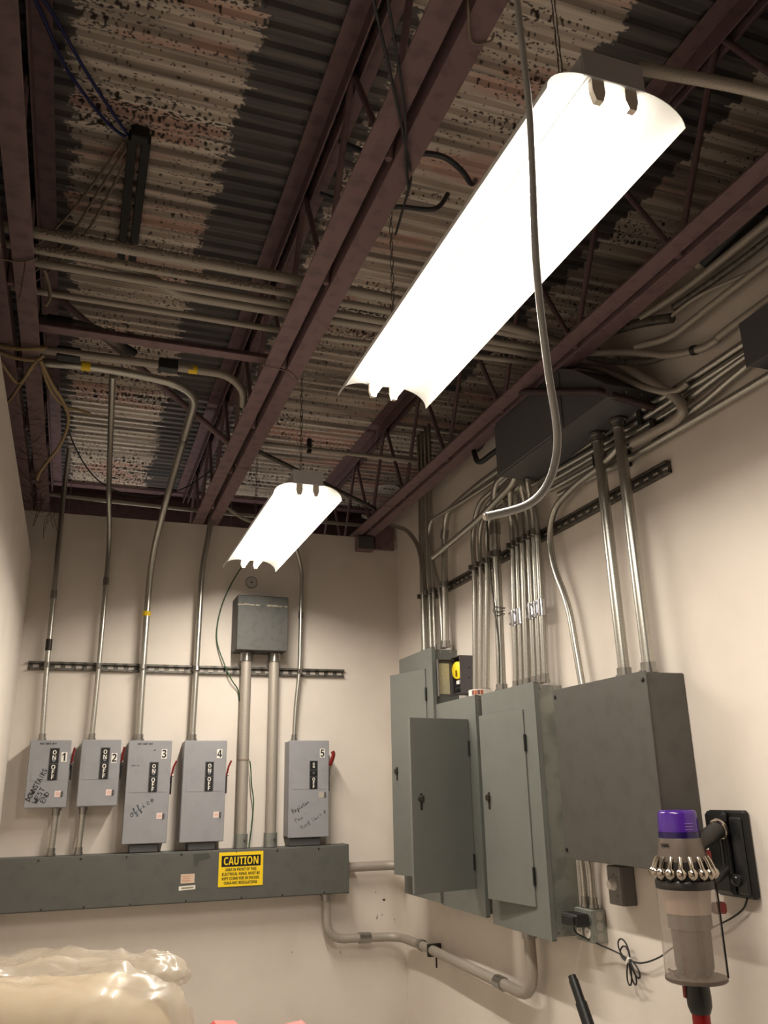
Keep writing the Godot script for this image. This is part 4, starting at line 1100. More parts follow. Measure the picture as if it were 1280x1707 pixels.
# ---------------------------------------------------------------- overhead runs
func overhead_runs():
	var X0 := -2.5
	var runs := [
		[3.05, 2.295, 0.0165, "fattest dusty conduit of the overhead group, nearest the viewer"],
		[3.05, 2.212, 0.0125, "overhead conduit thickly furred with dust, second from the viewer"],
		[3.05, 2.145, 0.0125, "third overhead conduit from the viewer, smooth and pale"],
		[3.05, 1.985, 0.0105, "slim overhead conduit farthest back in the front group"],
	]
	for q in runs:
		var i := runs.find(q)
		var xe := -0.12
		if i == 0:
			var c := conduit(q[3], spline([Vector3(X0, q[0], q[1]), Vector3(-1.6, q[0], q[1]), Vector3(-0.9, q[0], q[1] - 0.01), Vector3(-0.40, q[0], q[1] - 0.055), Vector3(-0.22, 3.045, q[1] - 0.08), Vector3(-0.10, 3.011, 2.217), Vector3(-0.085, 2.954, 2.316), Vector3(-0.075, 2.823, 2.450), Vector3(-0.068, 2.728, 2.547), Vector3(-0.060, 2.663, 2.605), Vector3(-0.055, 2.621, 2.619), Vector3(-0.052, 2.604, 2.587), Vector3(-0.055, 2.603, 2.510), Vector3(-0.055, 2.610, 2.368)], 5), q[2], M.emt_dull, 0.01, "overhead conduits crossing the room")
			dust_fur(c, q[0], q[1], q[2], 260, 5)
		elif i == 3:
			conduit(q[3], spline([Vector3(X0, q[0], q[1]), Vector3(-1.6, q[0], q[1]), Vector3(-0.9, q[0], q[1]), Vector3(-0.30, q[0], 2.03), Vector3(-0.16, 3.047, 2.045), Vector3(-0.11, 3.019, 2.114), Vector3(-0.095, 2.916, 2.288), Vector3(-0.085, 2.783, 2.449), Vector3(-0.08, 2.713, 2.547), Vector3(-0.07, 2.687, 2.593), Vector3(-0.06, 2.684, 2.622), Vector3(-0.05, 2.694, 2.648)], 5), q[2], M.emt_dull, 0.01, "overhead conduits crossing the room")
		else:
			var c := conduit(q[3], [Vector3(X0, q[0], q[1]), Vector3(-0.9, q[0], q[1]), Vector3(-0.30, q[0], q[1] - 0.01), Vector3(-0.04, q[0], q[1] + 0.01)], q[2], M.emt_dull, 0.1, "overhead conduits crossing the room")
			if i == 1:
				dust_fur(c, q[0], q[1], q[2], 900, 6)
	conduit("flexible conduit slipping out behind the third pipe to lie along the overhead group", [Vector3(-1.80, 3.085, 2.165), Vector3(-1.62, 3.08, 2.135), Vector3(-1.50, 3.055, 2.09), Vector3(-1.1, 3.052, 2.095), Vector3(-0.05, 3.05, 2.10)], 0.015, M.emt_dull, 0.1)
	var c2 := conduit("pale conduit of the rear pair with two black couplings, ending at the middle joist", [Vector3(-2.5, 3.05, 1.585), Vector3(-1.56, 3.05, 1.61), Vector3(-1.27, 3.05, 1.606), Vector3(-1.20, 3.02, 1.56), Vector3(-1.185, 2.99, 1.48)], 0.0155, M.emt_dull, 0.06)
	obj("black_coupling", span(Vector3(-1.875, 3.030, 1.570), Vector3(-1.795, 3.072, 1.612), 0.003), M.black_pipe, c2)
	obj("black_coupling", span(Vector3(-1.525, 3.030, 1.588), Vector3(-1.455, 3.072, 1.630), 0.003), M.black_pipe, c2)
	obj("yellow_tag", lt([Vector2(0.0158, -0.016), Vector2(0.0163, -0.016), Vector2(0.0163, 0.016), Vector2(0.0158, 0.016)], 12, facing(Vector3(1, 0, 0), Vector3(-1.40, 3.05, 1.607))), M.yellow, c2)
	tag(obj("tag_band", lt([Vector2(0.0168, -0.016), Vector2(0.0175, -0.016), Vector2(0.0175, 0.016), Vector2(0.0168, 0.016)], 12, facing(Vector3(1, 0, 0), Vector3(-1.775, 3.045, 1.526))), M.yellow), "yellow tag wrapped round the bent conduit near the left joist", "tag")
	conduit("dark metal conduit with a wide bend, above the rear pair near the left joist", [Vector3(-2.4, 3.10, 1.71), Vector3(-1.90, 3.09, 1.74), Vector3(-1.74, 3.09, 1.735), Vector3(-1.64, 3.09, 1.60), Vector3(-1.64, 3.30, 1.2)], 0.019, M.strut, 0.12, "", [[1, "black", 0.2, 0.04]])
	conduit("second dark conduit half hidden above the rear pair", [Vector3(-2.4, 3.12, 1.66), Vector3(-1.90, 3.11, 1.69), Vector3(-1.70, 3.10, 1.66), Vector3(-1.61, 3.10, 1.58)], 0.014, M.black_pipe, 0.1)
	conduit("thin pipe along the top of the back wall from the left joist", [Vector3(-2.2, 3.05, 0.0), Vector3(-1.04, 3.05, -0.075), Vector3(-0.12, 3.05, -0.08)], 0.0105, M.emt_dull, 0.1)
	conduit("pale bent pipe end by the middle joist at the top of the back wall", [Vector3(-0.70, 2.965, -0.01), Vector3(-0.90, 2.985, 0.03), Vector3(-1.03, 3.03, 0.10), Vector3(-1.05, 3.06, 0.22)], 0.0105, M.emt_dull, 0.05)
	var md := conduit("slim conduit crossing over the far light between two joists", [Vector3(-1.06, 3.05, 0.985), Vector3(-0.25, 3.05, 0.985)], 0.0105, M.emt_dull)
	obj("hanger_clip", span(Vector3(-0.80, 3.03, 0.975), Vector3(-0.78, 3.10, 0.995), 0.002), M.black_pipe, md)
	conduit("conduit feeding the near light from the right along its end", [Vector3(-0.91, 2.690, 3.60), Vector3(-0.68, 2.675, 3.64), Vector3(-0.36, 2.655, 3.65)], 0.011, M.emt_dull)
	for q in [[Vector3(-0.966, 2.681, 2.58), "far end of the near light"], [Vector3(-0.966, 2.681, 3.47), "near end of the near light"], [Vector3(-0.963, 2.681, 0.63), "far end of the far light"], [Vector3(-0.963, 2.681, 1.53), "near end of the far light"]]:
		var p: Vector3 = q[0]
		var b := Mb.new()
		var n := 30
		for k in n:
			var y0 := p.y + (3.495 - p.y) * k / n
			var y1 := p.y + (3.495 - p.y) * (k + 1) / n
			var ax := Vector3(0.004, 0, 0) if k % 2 == 0 else Vector3(0, 0, 0.004)
			b.tube([Vector3(p.x, y0, p.z) + ax, Vector3(p.x, y1 + 0.004, p.z) + ax], 0.0013, 5)
			b.tube([Vector3(p.x, y0, p.z) - ax, Vector3(p.x, y1 + 0.004, p.z) - ax], 0.0013, 5)
		tag(obj("hanger_chain", b, M.fitting), "thin hanger chain from the deck to the %s" % q[1], "chain")
	# dark cables by the right joist
	conduit("upper dark flexible cable looping behind the right joist over the wireway", spline([Vector3(-0.10, 3.02, 1.25), Vector3(-0.13, 2.97, 1.40), Vector3(-0.16, 2.99, 1.62), Vector3(-0.15, 3.05, 1.85)], 6), 0.014, M.black_pipe, 0.01)
	conduit("lower dark flexible cable hanging in a loop at the wireway's far end", spline([Vector3(-0.14, 3.05, 1.36), Vector3(-0.17, 2.88, 1.46), Vector3(-0.17, 2.86, 1.60), Vector3(-0.12, 2.90, 1.698)], 6), 0.012, M.black_pipe, 0.01)
	conduit("fat dark pipe of the tangle, leaving the right joist above the pale ones", spline([Vector3(-0.20, 3.05, 2.16), Vector3(-0.12, 3.032, 2.253), Vector3(-0.10, 3.019, 2.350), Vector3(-0.085, 2.979, 2.493), Vector3(-0.07, 2.916, 2.645)], 6), 0.016, M.strut, 0.01)
	conduit("thin dark pipe of the tangle, curling under the pale pipe with a black joint", spline([Vector3(-0.16, 3.03, 2.20), Vector3(-0.105, 2.940, 2.307), Vector3(-0.09, 2.862, 2.446), Vector3(-0.07, 2.826, 2.538), Vector3(-0.06, 2.818, 2.598)], 6), 0.011, M.strut, 0.01)
	conduit("spiral flexible conduit arching under the deck left of the near light", spline([Vector3(-1.08, 3.47, 2.45), Vector3(-0.99, 3.41, 2.49), Vector3(-0.892, 3.40, 2.507), Vector3(-0.854, 3.40, 2.552), Vector3(-0.778, 3.40, 2.561), Vector3(-0.699, 3.40, 2.522), Vector3(-0.642, 3.41, 2.468), Vector3(-0.60, 3.47, 2.42)], 8), 0.009, M.flex, 0.01)
	conduit("straight flexible conduit under the deck below the spiral arch", spline([Vector3(-1.08, 3.45, 2.22), Vector3(-0.98, 3.41, 2.25), Vector3(-0.895, 3.40, 2.276), Vector3(-0.818, 3.40, 2.301), Vector3(-0.71, 3.40, 2.327), Vector3(-0.66, 3.47, 2.33)], 8), 0.008, M.flex, 0.01)

func dust_fur(t: Node3D, y: float, z: float, r: float, n: int, sd: int):
	# tufts of lint lying on the pipe
	var g := RandomNumberGenerator.new()
	g.seed = sd
	var b := Mb.new()
	for k in n:
		var x := g.randf_range(-1.96, -1.22)
		var a := g.randf_range(-0.7, 1.25)
		var d := Vector3(0, sin(a), cos(a))
		var s := g.randf_range(0.0015, 0.0045)
		b.box(Vector3(x, y, z) + d * (r + s * 0.3), Vector3(s * g.randf_range(1.0, 2.5), s, s), s * 0.3, Basis(Vector3(g.randf() + 0.1, g.randf(), g.randf()).normalized(), g.randf() * 3.0))
	var o := obj("dust", b, M.dust, t)
	o.set_meta("kind", "stuff")

# ---------------------------------------------------------------- small things overhead
func cable(called: String, label: String, pts: Array, r: float, m: Material, n := 6):
	return tag(obj(called, tb(spline(pts, n), r, 8), m), label, "cable")

func small_things():
	var hc := thing("hanging_cable", "pale grey cable hanging down past the near light and curling left at its cut end", "cable")
	obj("jacket", tb(spline([Vector3(-1.20, 3.49, 3.66), Vector3(-1.15, 3.1, 3.63), Vector3(-1.140, 2.732, 3.62), Vector3(-1.136, 2.497, 3.62), Vector3(-1.147, 2.253, 3.62), Vector3(-1.144, 2.094, 3.62), Vector3(-1.138, 2.007, 3.62), Vector3(-1.140, 1.967, 3.62), Vector3(-1.150, 1.932, 3.62), Vector3(-1.165, 1.906, 3.62), Vector3(-1.184, 1.888, 3.62), Vector3(-1.208, 1.876, 3.62), Vector3(-1.249, 1.863, 3.62)], 8), 0.0052, 12), M.cable_grey, hc)
	obj("cut_end", tb([Vector3(-1.249, 1.863, 3.62), Vector3(-1.2515, 1.8622, 3.62)], 0.0040, 10), M.white, hc)
	cable("blue_cable", "right-hand of two dark blue cables slanting under the deck at top left", [Vector3(-1.97, 3.44, 2.78), Vector3(-1.906, 3.468, 2.64), Vector3(-1.818, 3.470, 2.464), Vector3(-1.704, 3.470, 2.272)], 0.0052, M.cable_blue)
	cable("blue_cable", "left-hand of two dark blue cables slanting under the deck at top left", [Vector3(-1.99, 3.43, 2.80), Vector3(-1.949, 3.46, 2.68), Vector3(-1.889, 3.465, 2.505), Vector3(-1.833, 3.468, 2.402), Vector3(-1.763, 3.468, 2.304), Vector3(-1.712, 3.47, 2.261)], 0.0052, M.cable_blue)
	cable("pale_cable", "uppermost of three pale cables fanning from the black strut to the left joist", [Vector3(-1.713, 3.47, 2.242), Vector3(-1.808, 3.46, 1.995), Vector3(-1.903, 3.46, 1.767), Vector3(-2.02, 3.40, 1.62)], 0.0048, M.cable_pale)
	cable("pale_cable", "middle of three pale cables fanning from the black strut to the left joist", [Vector3(-1.702, 3.468, 2.218), Vector3(-1.779, 3.45, 2.004), Vector3(-1.853, 3.45, 1.766), Vector3(-1.95, 3.44, 1.55), Vector3(-2.03, 3.43, 1.42)], 0.0048, M.cable_pale)
	cable("pale_cable", "lowest of three pale cables fanning from the black strut to the left joist", [Vector3(-1.695, 3.466, 2.193), Vector3(-1.750, 3.45, 1.983), Vector3(-1.822, 3.45, 1.740), Vector3(-1.937, 3.44, 1.493), Vector3(-2.034, 3.43, 1.358)], 0.0048, M.cable_pale)
	cable("black_wire", "thin black wire slanting across the underside of the middle joist to the near light", [Vector3(-1.30, 2.935, 3.39), Vector3(-1.175, 2.940, 3.175), Vector3(-1.100, 2.941, 3.04), Vector3(-1.045, 2.96, 2.93), Vector3(-1.0, 3.0, 2.75), Vector3(-0.96, 3.05, 2.60)], 0.0035, M.cable_dark)
	cable("black_wire", "second thin black wire crossing the middle joist close to the first", [Vector3(-1.275, 2.936, 3.40), Vector3(-1.15, 2.941, 3.16), Vector3(-1.085, 2.941, 3.0), Vector3(-1.04, 2.955, 2.90)], 0.0032, M.cable_dark)
	cable("black_wire", "thin dark wire sagging across the top of the back wall between joists", [Vector3(-1.90, 3.25, 0.9), Vector3(-1.83, 3.18, 0.45), Vector3(-1.72, 3.10, 0.20), Vector3(-1.58, 3.06, 0.10), Vector3(-1.40, 3.055, 0.10), Vector3(-1.25, 3.09, 0.2), Vector3(-1.14, 3.13, 0.42)], 0.0035, M.cable_dark)
	cable("wire_loop", "thin pale tie wire wrapped under the middle joist near the conduits", [Vector3(-1.20, 2.96, 1.90), Vector3(-1.19, 2.946, 1.905), Vector3(-1.10, 2.946, 1.89), Vector3(-1.055, 2.946, 1.83)], 0.0018, M.cable_pale)
	cable("wire_loop", "thin pale tie wire wrapped under the middle joist near the far light", [Vector3(-1.12, 2.96, 0.93), Vector3(-1.10, 2.946, 0.92), Vector3(-1.05, 2.946, 0.915), Vector3(-1.04, 2.96, 0.915)], 0.0018, M.cable_pale)
	cable("wire_loop", "pale tie wires wrapped round the middle joist at the top of the view", [Vector3(-1.12, 2.96, 3.42), Vector3(-1.115, 2.945, 3.41), Vector3(-1.08, 2.945, 3.35), Vector3(-1.045, 2.947, 3.36), Vector3(-1.04, 2.96, 3.37)], 0.0022, M.cable_pale)
	cable("wire_loop", "pale tie wire wrapped under the right joist", [Vector3(-0.29, 2.96, 0.60), Vector3(-0.285, 2.946, 0.60), Vector3(-0.23, 2.946, 0.58), Vector3(-0.205, 2.96, 0.575)], 0.0022, M.cable_pale)
	# rope, string and cobwebs on the left joist
	var rp := thing("old_rope", "frayed tan rope tied round the left joist, its ends dangling", "rope")
	obj("wrap", tb(spline([Vector3(-2.06, 2.945, 1.79), Vector3(-1.99, 2.938, 1.80), Vector3(-1.93, 2.938, 1.815), Vector3(-1.905, 2.95, 1.80), Vector3(-1.903, 2.97, 1.77)], 6), 0.0075, 8), M.rope, rp)
	obj("wrap", tb(spline([Vector3(-2.06, 2.945, 1.75), Vector3(-1.99, 2.936, 1.735), Vector3(-1.93, 2.938, 1.735), Vector3(-1.905, 2.955, 1.745)], 6), 0.0065, 8), M.rope, rp)
	obj("long_end", tb(spline([Vector3(-1.915, 2.94, 1.735), Vector3(-1.880, 2.915, 1.62), Vector3(-1.845, 2.905, 1.52), Vector3(-1.825, 2.895, 1.43), Vector3(-1.822, 2.875, 1.36), Vector3(-1.845, 2.835, 1.26), Vector3(-1.885, 2.80, 1.17), Vector3(-1.915, 2.765, 1.12), Vector3(-1.925, 2.735, 1.10)], 6), 0.0062, 8), M.rope, rp)
	obj("second_end", tb(spline([Vector3(-1.915, 2.94, 1.73), Vector3(-1.89, 2.915, 1.60), Vector3(-1.86, 2.91, 1.50), Vector3(-1.825, 2.90, 1.465), Vector3(-1.78, 2.90, 1.452), Vector3(-1.745, 2.895, 1.44)], 6), 0.0055, 8), M.rope, rp)
	obj("loop_end", tb(spline([Vector3(-2.06, 2.935, 1.775), Vector3(-2.035, 2.925, 1.70), Vector3(-2.0, 2.92, 1.59), Vector3(-1.975, 2.92, 1.60), Vector3(-1.945, 2.925, 1.70), Vector3(-1.925, 2.935, 1.74)], 6), 0.0055, 8), M.rope, rp)
	obj("trailing_end", tb(spline([Vector3(-1.935, 2.93, 1.71), Vector3(-1.985, 2.92, 1.56), Vector3(-2.03, 2.91, 1.43), Vector3(-2.07, 2.91, 1.34)], 6), 0.0055, 8), M.rope, rp)
	var sg := thing("string", "thin pale string knotted on the left joist with its end hanging straight down", "string")
	obj("wrap", tb(spline([Vector3(-2.0, 2.944, 2.30), Vector3(-1.955, 2.944, 2.30), Vector3(-1.912, 2.946, 2.325), Vector3(-1.910, 2.96, 2.32)], 5), 0.0026, 6), M.cable_pale, sg)
	obj("tail", tb(spline([Vector3(-1.937, 2.944, 2.31), Vector3(-1.937, 2.90, 2.31), Vector3(-1.938, 2.86, 2.31), Vector3(-1.940, 2.825, 2.31)], 5), 0.0022, 6), M.cable_pale, sg)
	cable("cable_stub", "short pale curved cable stub hanging beside the left joist under the string", [Vector3(-1.90, 3.02, 2.16), Vector3(-1.885, 2.99, 2.13), Vector3(-1.880, 2.955, 2.115), Vector3(-1.890, 2.93, 2.11)], 0.0055, M.cable_pale)
	var cb := Mb.new()
	var g := RandomNumberGenerator.new()
	g.seed = 12
	for k in 34:
		var z := g.randf_range(-0.02, 1.35)
		var p0 := Vector3(g.randf_range(-2.06, -1.97), 2.947, z + g.randf_range(-0.1, 0.1))
		var p1 := Vector3(g.randf_range(-1.96, -1.88), 2.947, z + g.randf_range(-0.1, 0.1))
		var mid := (p0 + p1) * 0.5 + Vector3(0, -g.randf_range(0.005, 0.045), 0)
		cb.tube(spline([p0, mid, p1], 4), g.randf_range(0.0006, 0.0017), 4)
	for k in 9:
		var p0 := Vector3(g.randf_range(-1.97, -1.88), 2.945, g.randf_range(-0.02, 0.35))
		cb.tube(spline([p0, p0 + Vector3(g.randf_range(-0.02, 0.02), -0.06, 0.01), p0 + Vector3(g.randf_range(-0.03, 0.03), -g.randf_range(0.10, 0.17), 0.0)], 4), g.randf_range(0.0007, 0.0014), 4)
	var cw := obj("cobweb", cb, M.web)
	cw.set_meta("kind", "stuff")
	tag(cw, "dirty brown cobweb strands under the far end of the left joist", "cobweb")
	var pd := thing("paper_disc", "white oval disc with dark scribbles under the deck beyond the back wall", "disc", Vector3(0.17, 3.494, -0.57))
	obj("disc", lt([Vector2(0.0, -0.004), Vector2(0.075, -0.004), Vector2(0.075, -0.004), Vector2(0.077, 0.0)], 24), mat(Color(0.82, 0.78, 0.74), 0.7), pd)
	ink("nrn", 0.05, 0.022, 0.006, Transform3D(Basis(Vector3(1, 0, 0), PI * 0.5), Vector3(-0.03, -0.0042, -0.02)), M.ink_faint, pd, 14)
	var fk := thing("floodlight", "black fitting with a pale round end under the roof beside the right joist", "fitting", Vector3(-0.05, 3.03, 2.80))
	obj("body", tb([Vector3(0.0, 0.0, 0.0), Vector3(0.0, 0.03, 0.22)], 0.04, 14), M.black, fk)
	obj("lens", tb([Vector3(-0.01, 0.0, -0.03), Vector3(0.0, 0.0, 0.0)], 0.020, 14), mat(Color(0.72, 0.68, 0.62), 0.5), fk)

# ---------------------------------------------------------------- vacuum on its dock
func vacuum():
	var dk := thing("vacuum_dock", "black wall dock for the stick vacuum, lower right", "dock", Vector3(0, 1.262, 2.522))
	var b := Mb.new()
	b.box(Vector3(-0.012, 0.108, 0.0), Vector3(0.024, 0.216, 0.140), 0.006)
	obj("back_plate", b, M.black, dk)
	obj("housing", span(Vector3(-0.046, 0.006, -0.062), Vector3(-0.024, 0.214, 0.020), 0.010), mat(Color(0.10, 0.10, 0.105), 0.28), dk)
	obj("side_cover", span(Vector3(-0.034, 0.010, 0.022), Vector3(-0.024, 0.200, 0.066), 0.006), mat(Color(0.12, 0.12, 0.125), 0.35), dk)
	obj("boss", lt([Vector2(0.016, 0), Vector2(0.015, 0.008), Vector2(0.009, 0.014), Vector2(0, 0.016)], 16, facing(Vector3(-1, 0, 0.2), Vector3(-0.036, 0.045, 0.028))), mat(Color(0.14, 0.14, 0.145), 0.22), dk)
	var v := thing("stick_vacuum", "cordless stick vacuum with purple top, silver cyclones and clear bin, hung on its dock", "vacuum", Vector3(-0.205, 0.0, 2.558))
	var grey := mat(Color(0.40, 0.36, 0.33), 0.35, 0.35)
	obj("filter_cap", lt([Vector2(0.0515, 1.418), Vector2(0.0515, 1.418), Vector2(0.049, 1.475), Vector2(0.046, 1.482), Vector2(0.040, 1.484), Vector2(0, 1.484)], 32), mat(Color(0.26, 0.12, 0.48), 0.22), v)
	obj("filter_band", lt([Vector2(0.0520, 1.417), Vector2(0.0524, 1.417), Vector2(0.0524, 1.417), Vector2(0.0520, 1.432), Vector2(0.0520, 1.432), Vector2(0.050, 1.432)], 32), mat(Color(0.10, 0.05, 0.26), 0.25), v)
	var lab := Mb.new()
	for k in 3:
		for j in 3:
			var a := PI * 0.62 - j * 0.16 - 0.1
			lab.box(Vector3(cos(a) * 0.0512 , 1.452 - k * 0.007, sin(a) * 0.0512), Vector3(0.007, 0.002, 0.001), 0.0, Basis(Vector3.UP, PI * 0.5 - a))
	obj("printed_text", lab, mat(Color(0.55, 0.40, 0.72), 0.4), v)
	obj("body", lt([Vector2(0.062, 1.362), Vector2(0.0605, 1.372), Vector2(0.0535, 1.414), Vector2(0.052, 1.418)], 32), grey, v)
	var tx := words("son", 0.011, Transform3D(Basis(), Vector3.ZERO), M.ink, v, "lettering", true, 1.0)
	var ta := 2.95
	tx.transform = Transform3D(Basis(Vector3.UP, PI * 0.5 - ta), Vector3(cos(ta) * 0.0578, 1.402, sin(ta) * 0.0578))
	obj("cyclone_base", lt([Vector2(0.066, 1.318), Vector2(0.070, 1.322), Vector2(0.069, 1.335), Vector2(0.063, 1.362)], 32), mat(Color(0.16, 0.15, 0.14), 0.35, 0.5), v)
	var chrome := mat(Color(0.72, 0.68, 0.63), 0.18, 1.0)
	for k in 17:
		var a := TAU * k / 17.0 + 0.1
		var c := Vector3(cos(a), 0, sin(a))
		var cone := Mb.new()
		cone.tube([c * 0.060 + Vector3.UP * 1.372, c * 0.066 + Vector3.UP * 1.362, c * 0.0725 + Vector3.UP * 1.346, c * 0.0745 + Vector3.UP * 1.338], 0.0064, 10)
		cone.lathe([Vector2(0.004, -0.012), Vector2(0.0115, -0.006), Vector2(0.0142, 0.002), Vector2(0.0115, 0.010), Vector2(0.005, 0.016)], 12, Transform3D(Basis(), c * 0.0725 + Vector3.UP * 1.333))
		obj("cyclone", cone, chrome, v)
	obj("collar", lt([Vector2(0.0725, 1.298), Vector2(0.0735, 1.300), Vector2(0.0735, 1.316), Vector2(0.069, 1.320)], 32), mat(Color(0.17, 0.165, 0.16), 0.3, 0.2), v)
	var clear := mat(Color(0.70, 0.645, 0.60, 0.32), 0.08)
	clear.transparency = BaseMaterial3D.TRANSPARENCY_ALPHA
	obj("clear_bin", lt([Vector2(0.0735, 1.098), Vector2(0.0725, 1.298)], 40), clear, v)
	obj("bin_lid", lt([Vector2(0.0, 1.088), Vector2(0.070, 1.088), Vector2(0.0745, 1.091), Vector2(0.0745, 1.091), Vector2(0.0745, 1.098), Vector2(0.0745, 1.098), Vector2(0.068, 1.100), Vector2(0.0, 1.100)], 40), mat(Color(0.34, 0.30, 0.27), 0.4), v)
	var shroud := obj("shroud", lt([Vector2(0.038, 1.100), Vector2(0.046, 1.12), Vector2(0.048, 1.205), Vector2(0.048, 1.205), Vector2(0.0535, 1.207), Vector2(0.0535, 1.238), Vector2(0.0535, 1.238), Vector2(0.0, 1.240)], 32), grained(Color(0.29, 0.255, 0.235), Color(0.20, 0.175, 0.16), 0.75, 0.0, Vector3(9, 9, 9), 41), v)
	obj("inner_tube", lt([Vector2(0.055, 1.240), Vector2(0.059, 1.30)], 32), mat(Color(0.62, 0.53, 0.47), 0.6), v)
	var fl := Mb.new()
	for k in 26:
		var a := rng.randf_range(1.6, 3.6)
		fl.box(Vector3(cos(a) * rng.randf_range(0.05, 0.066), 1.102 + rng.randf_range(0.0, 0.014), sin(a) * rng.randf_range(0.05, 0.066)), Vector3(1, 0.7, 1) * rng.randf_range(0.004, 0.011), 0.001, Basis(Vector3(0.3, 0.6, 0.7).normalized(), rng.randf() * 3.0))
	var dirt := obj("dirt", fl, mat(Color(0.16, 0.14, 0.13), 0.95), v)
	dirt.set_meta("kind", "stuff")
	obj("bin_rail", tb([Vector3(0.050, 1.10, 0.056), Vector3(0.050, 1.31, 0.056)], 0.0022, 6), M.black, v)
	obj("bin_catch", span(Vector3(0.062, 1.235, 0.006), Vector3(0.098, 1.262, 0.030), 0.005), M.lever_red, v)
	# handle: upper arm, lower arm and grip at the dock
	var arm := mat(Color(0.15, 0.145, 0.14), 0.4)
	obj("upper_arm", tb([Vector3(0.045, 1.396, 0.0), Vector3(0.155, 1.435, -0.026)], 0.022, 16, 1.0), arm, v)
	obj("arm_collar", lt([Vector2(0.0235, -0.006), Vector2(0.027, -0.004), Vector2(0.027, 0.004), Vector2(0.0235, 0.006)], 20, facing(Vector3(0.11, 0.039, -0.026), Vector3(0.146, 1.432, -0.024))), chrome, v)
	obj("lower_arm", tb([Vector3(0.060, 1.292, 0.0), Vector3(0.160, 1.335, -0.025)], 0.012, 12), arm, v)
	obj("grip", tb([Vector3(0.160, 1.452, -0.028), Vector3(0.166, 1.39, -0.030), Vector3(0.162, 1.322, -0.026)], 0.016, 14), mat(Color(0.11, 0.11, 0.11), 0.3), v)
	obj("trigger", span(Vector3(0.062, 1.352, -0.006), Vector3(0.088, 1.384, 0.010), 0.005), M.lever_red, v)
	# wand below
	obj("wand_collar", lt([Vector2(0.0, 1.018), Vector2(0.0235, 1.018), Vector2(0.029, 1.034), Vector2(0.0295, 1.055), Vector2(0.027, 1.088), Vector2(0.0, 1.088)], 20), mat(Color(0.15, 0.15, 0.15), 0.4), v)
	obj("wand", tb([Vector3(0, 0.28, 0), Vector3(0, 1.022, 0)], 0.0215, 18), mat(Color(0.56, 0.045, 0.075), 0.3, 0.2), v)
	obj("wand_release", span(Vector3(-0.030, 1.050, -0.022), Vector3(-0.022, 1.088, -0.010), 0.002), M.lever_red, v)
	obj("floor_head", span(Vector3(-0.13, 0.20, -0.10), Vector3(0.06, 0.29, 0.10), 0.02), M.black, v)

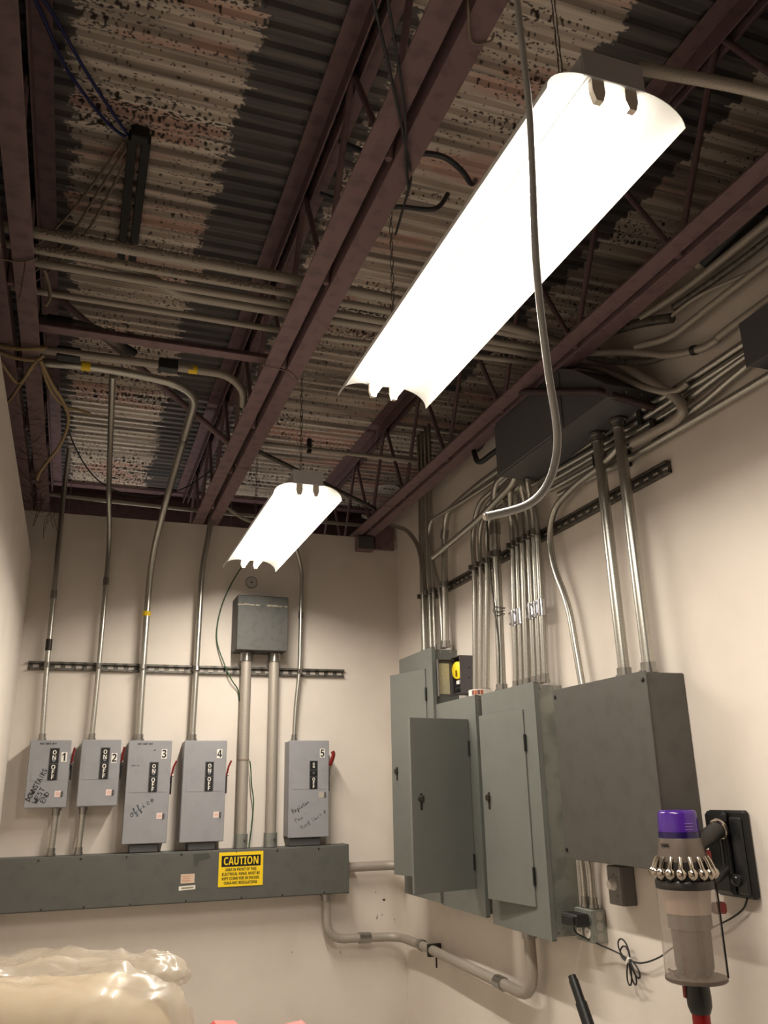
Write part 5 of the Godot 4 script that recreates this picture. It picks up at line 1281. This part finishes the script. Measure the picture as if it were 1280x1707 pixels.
# ---------------------------------------------------------------- things along the bottom edge
func foreground():
	# low shelf that carries the bags, under the frame
	var sh := thing("shelf_unit", "plain board shelf below the view carrying the plastic bags", "shelf", Vector3(-1.62, 0, 2.86))
	obj("top_board", span(Vector3(-0.355, 0.84, -0.22), Vector3(0.40, 0.87, 0.22), 0.003), M.floor, sh)
	for sx in [-0.34, 0.385]:
		for sz in [-0.2, 0.2]:
			obj("leg", span(Vector3(sx - 0.015, 0, sz - 0.015), Vector3(sx + 0.015, 0.84, sz + 0.015)), M.floor, sh)
	var f := FastNoiseLite.new()
	f.frequency = 3.2
	f.seed = 5
	f.fractal_octaves = 4
	var rid := FastNoiseLite.new()
	rid.noise_type = FastNoiseLite.TYPE_SIMPLEX_SMOOTH
	rid.fractal_type = FastNoiseLite.FRACTAL_RIDGED
	rid.frequency = 7.0
	rid.fractal_octaves = 3
	rid.seed = 8
	var film := mat(Color(0.82, 0.775, 0.70, 0.42), 0.3)
	film.transparency = BaseMaterial3D.TRANSPARENCY_ALPHA
	film.clearcoat_enabled = true
	film.clearcoat = 0.9
	film.clearcoat_roughness = 0.08
	var foam := mat(Color(0.82, 0.75, 0.635), 0.6)
	foam.subsurf_scatter_enabled = true
	foam.subsurf_scatter_strength = 0.25
	var t := thing("plastic_bag", "large clear plastic bag stuffed with cream packing, bottom left corner", "bag", Vector3(-1.735, 0.871, 2.90))
	obj("contents", blob(Vector3(0, 0.195, 0), Vector3(0.228, 0.195, 0.165), 5.5, f, 0.012, rid, 0.008), foam, t)
	obj("film", blob(Vector3(0.0, 0.210, 0.0), Vector3(0.243, 0.210, 0.175), 5.5, rid, 0.016, f, 0.022), film, t)
	obj("corner_tuft", blob(Vector3(0.200, 0.408, 0.04), Vector3(0.050, 0.030, 0.05), 2.2, rid, 0.012, f, 0.014), film, t)
	# red and white packets
	for q in [[-1.452, "left"], [-1.322, "right"]]:
		var s := -1.0 if q[1] == "left" else 1.0
		var pk := thing("packet", "red-edged white packet peeking up at the bottom edge, %s of the two" % q[1], "packet", Vector3(q[0], 0.871, 3.0), "red and white packets")
		var bas := Basis(Vector3(0, 0, 1), 0.10 * s)
		obj("wrapper", bx(Vector3(0, 0.164 if s > 0 else 0.171, 0), Vector3(0.085 if s > 0 else 0.062, 0.317 if s > 0 else 0.331, 0.07), 0.014, bas), mat(Color(0.80, 0.30, 0.27), 0.45), pk)
		obj("white_panel", bx(bas * Vector3(0, 0.0, 0.0355) + Vector3(0, 0.160, 0), Vector3(0.068 if s > 0 else 0.05, 0.315, 0.003), 0.001, bas), M.white, pk)
	# black handle leaning against the right wall
	var st := thing("black_pole", "black tapered pole leaning at the bottom edge, left of the vacuum", "pole")
	var a := Vector3(-0.30, 1.034, 2.128)
	var d := (Vector3(-0.30, 0.936, 2.189) - a).normalized()
	obj("tip", tb([a, a + d * 0.012], 0.0115, 12), M.black, st)
	obj("upper_grip", tb([a + d * 0.012, a + d * 0.045, a + d * 0.075], 0.0135, 14), M.black, st)
	obj("shaft", tb([a + d * 0.072, a + d * 1.20], 0.0165, 14), M.black, st)

func blob(c: Vector3, h: Vector3, p: float, n1: FastNoiseLite, a1: float, n2: FastNoiseLite, a2: float) -> Mb:
	var b := Mb.new()
	var N := 56
	var Q := 40
	var pts := []
	for i in Q + 1:
		var th := PI * i / Q
		var row := []
		for j in N + 1:
			var ph := TAU * (j % N) / N
			var d := Vector3(sin(th) * cos(ph), cos(th), sin(th) * sin(ph))
			var r := pow(pow(absf(d.x), p) + pow(absf(d.y), p) + pow(absf(d.z), p), -1.0 / p)
			var q := d * r * h
			q += d * (n1.get_noise_3dv(q * 1.0 + c) * a1 + n2.get_noise_3dv(q * 2.2 + c * 3.0) * a2)
			row.append(c + q)
		pts.append(row)
	var nor := []
	for i in Q + 1:
		var row := []
		for j in N + 1:
			var jj := j % N
			var du: Vector3 = pts[i][(jj + 1) % N] - pts[i][(jj + N - 1) % N]
			var dv: Vector3 = pts[mini(i + 1, Q)][jj] - pts[maxi(i - 1, 0)][jj]
			var n := du.cross(dv)
			var o: Vector3 = pts[i][jj] - c
			if n.length() < 1e-9:
				n = o
			if n.dot(o) < 0.0:
				n = -n
			row.append(n.normalized())
		nor.append(row)
	for i in Q:
		for j in N:
			if i > 0:
				b.tri(pts[i][j], pts[i][j + 1], pts[i + 1][j + 1], nor[i][j], nor[i][j + 1], nor[i + 1][j + 1])
			if i < Q - 1 or true:
				b.tri(pts[i][j], pts[i + 1][j + 1], pts[i + 1][j], nor[i][j], nor[i + 1][j + 1], nor[i + 1][j])
	return b
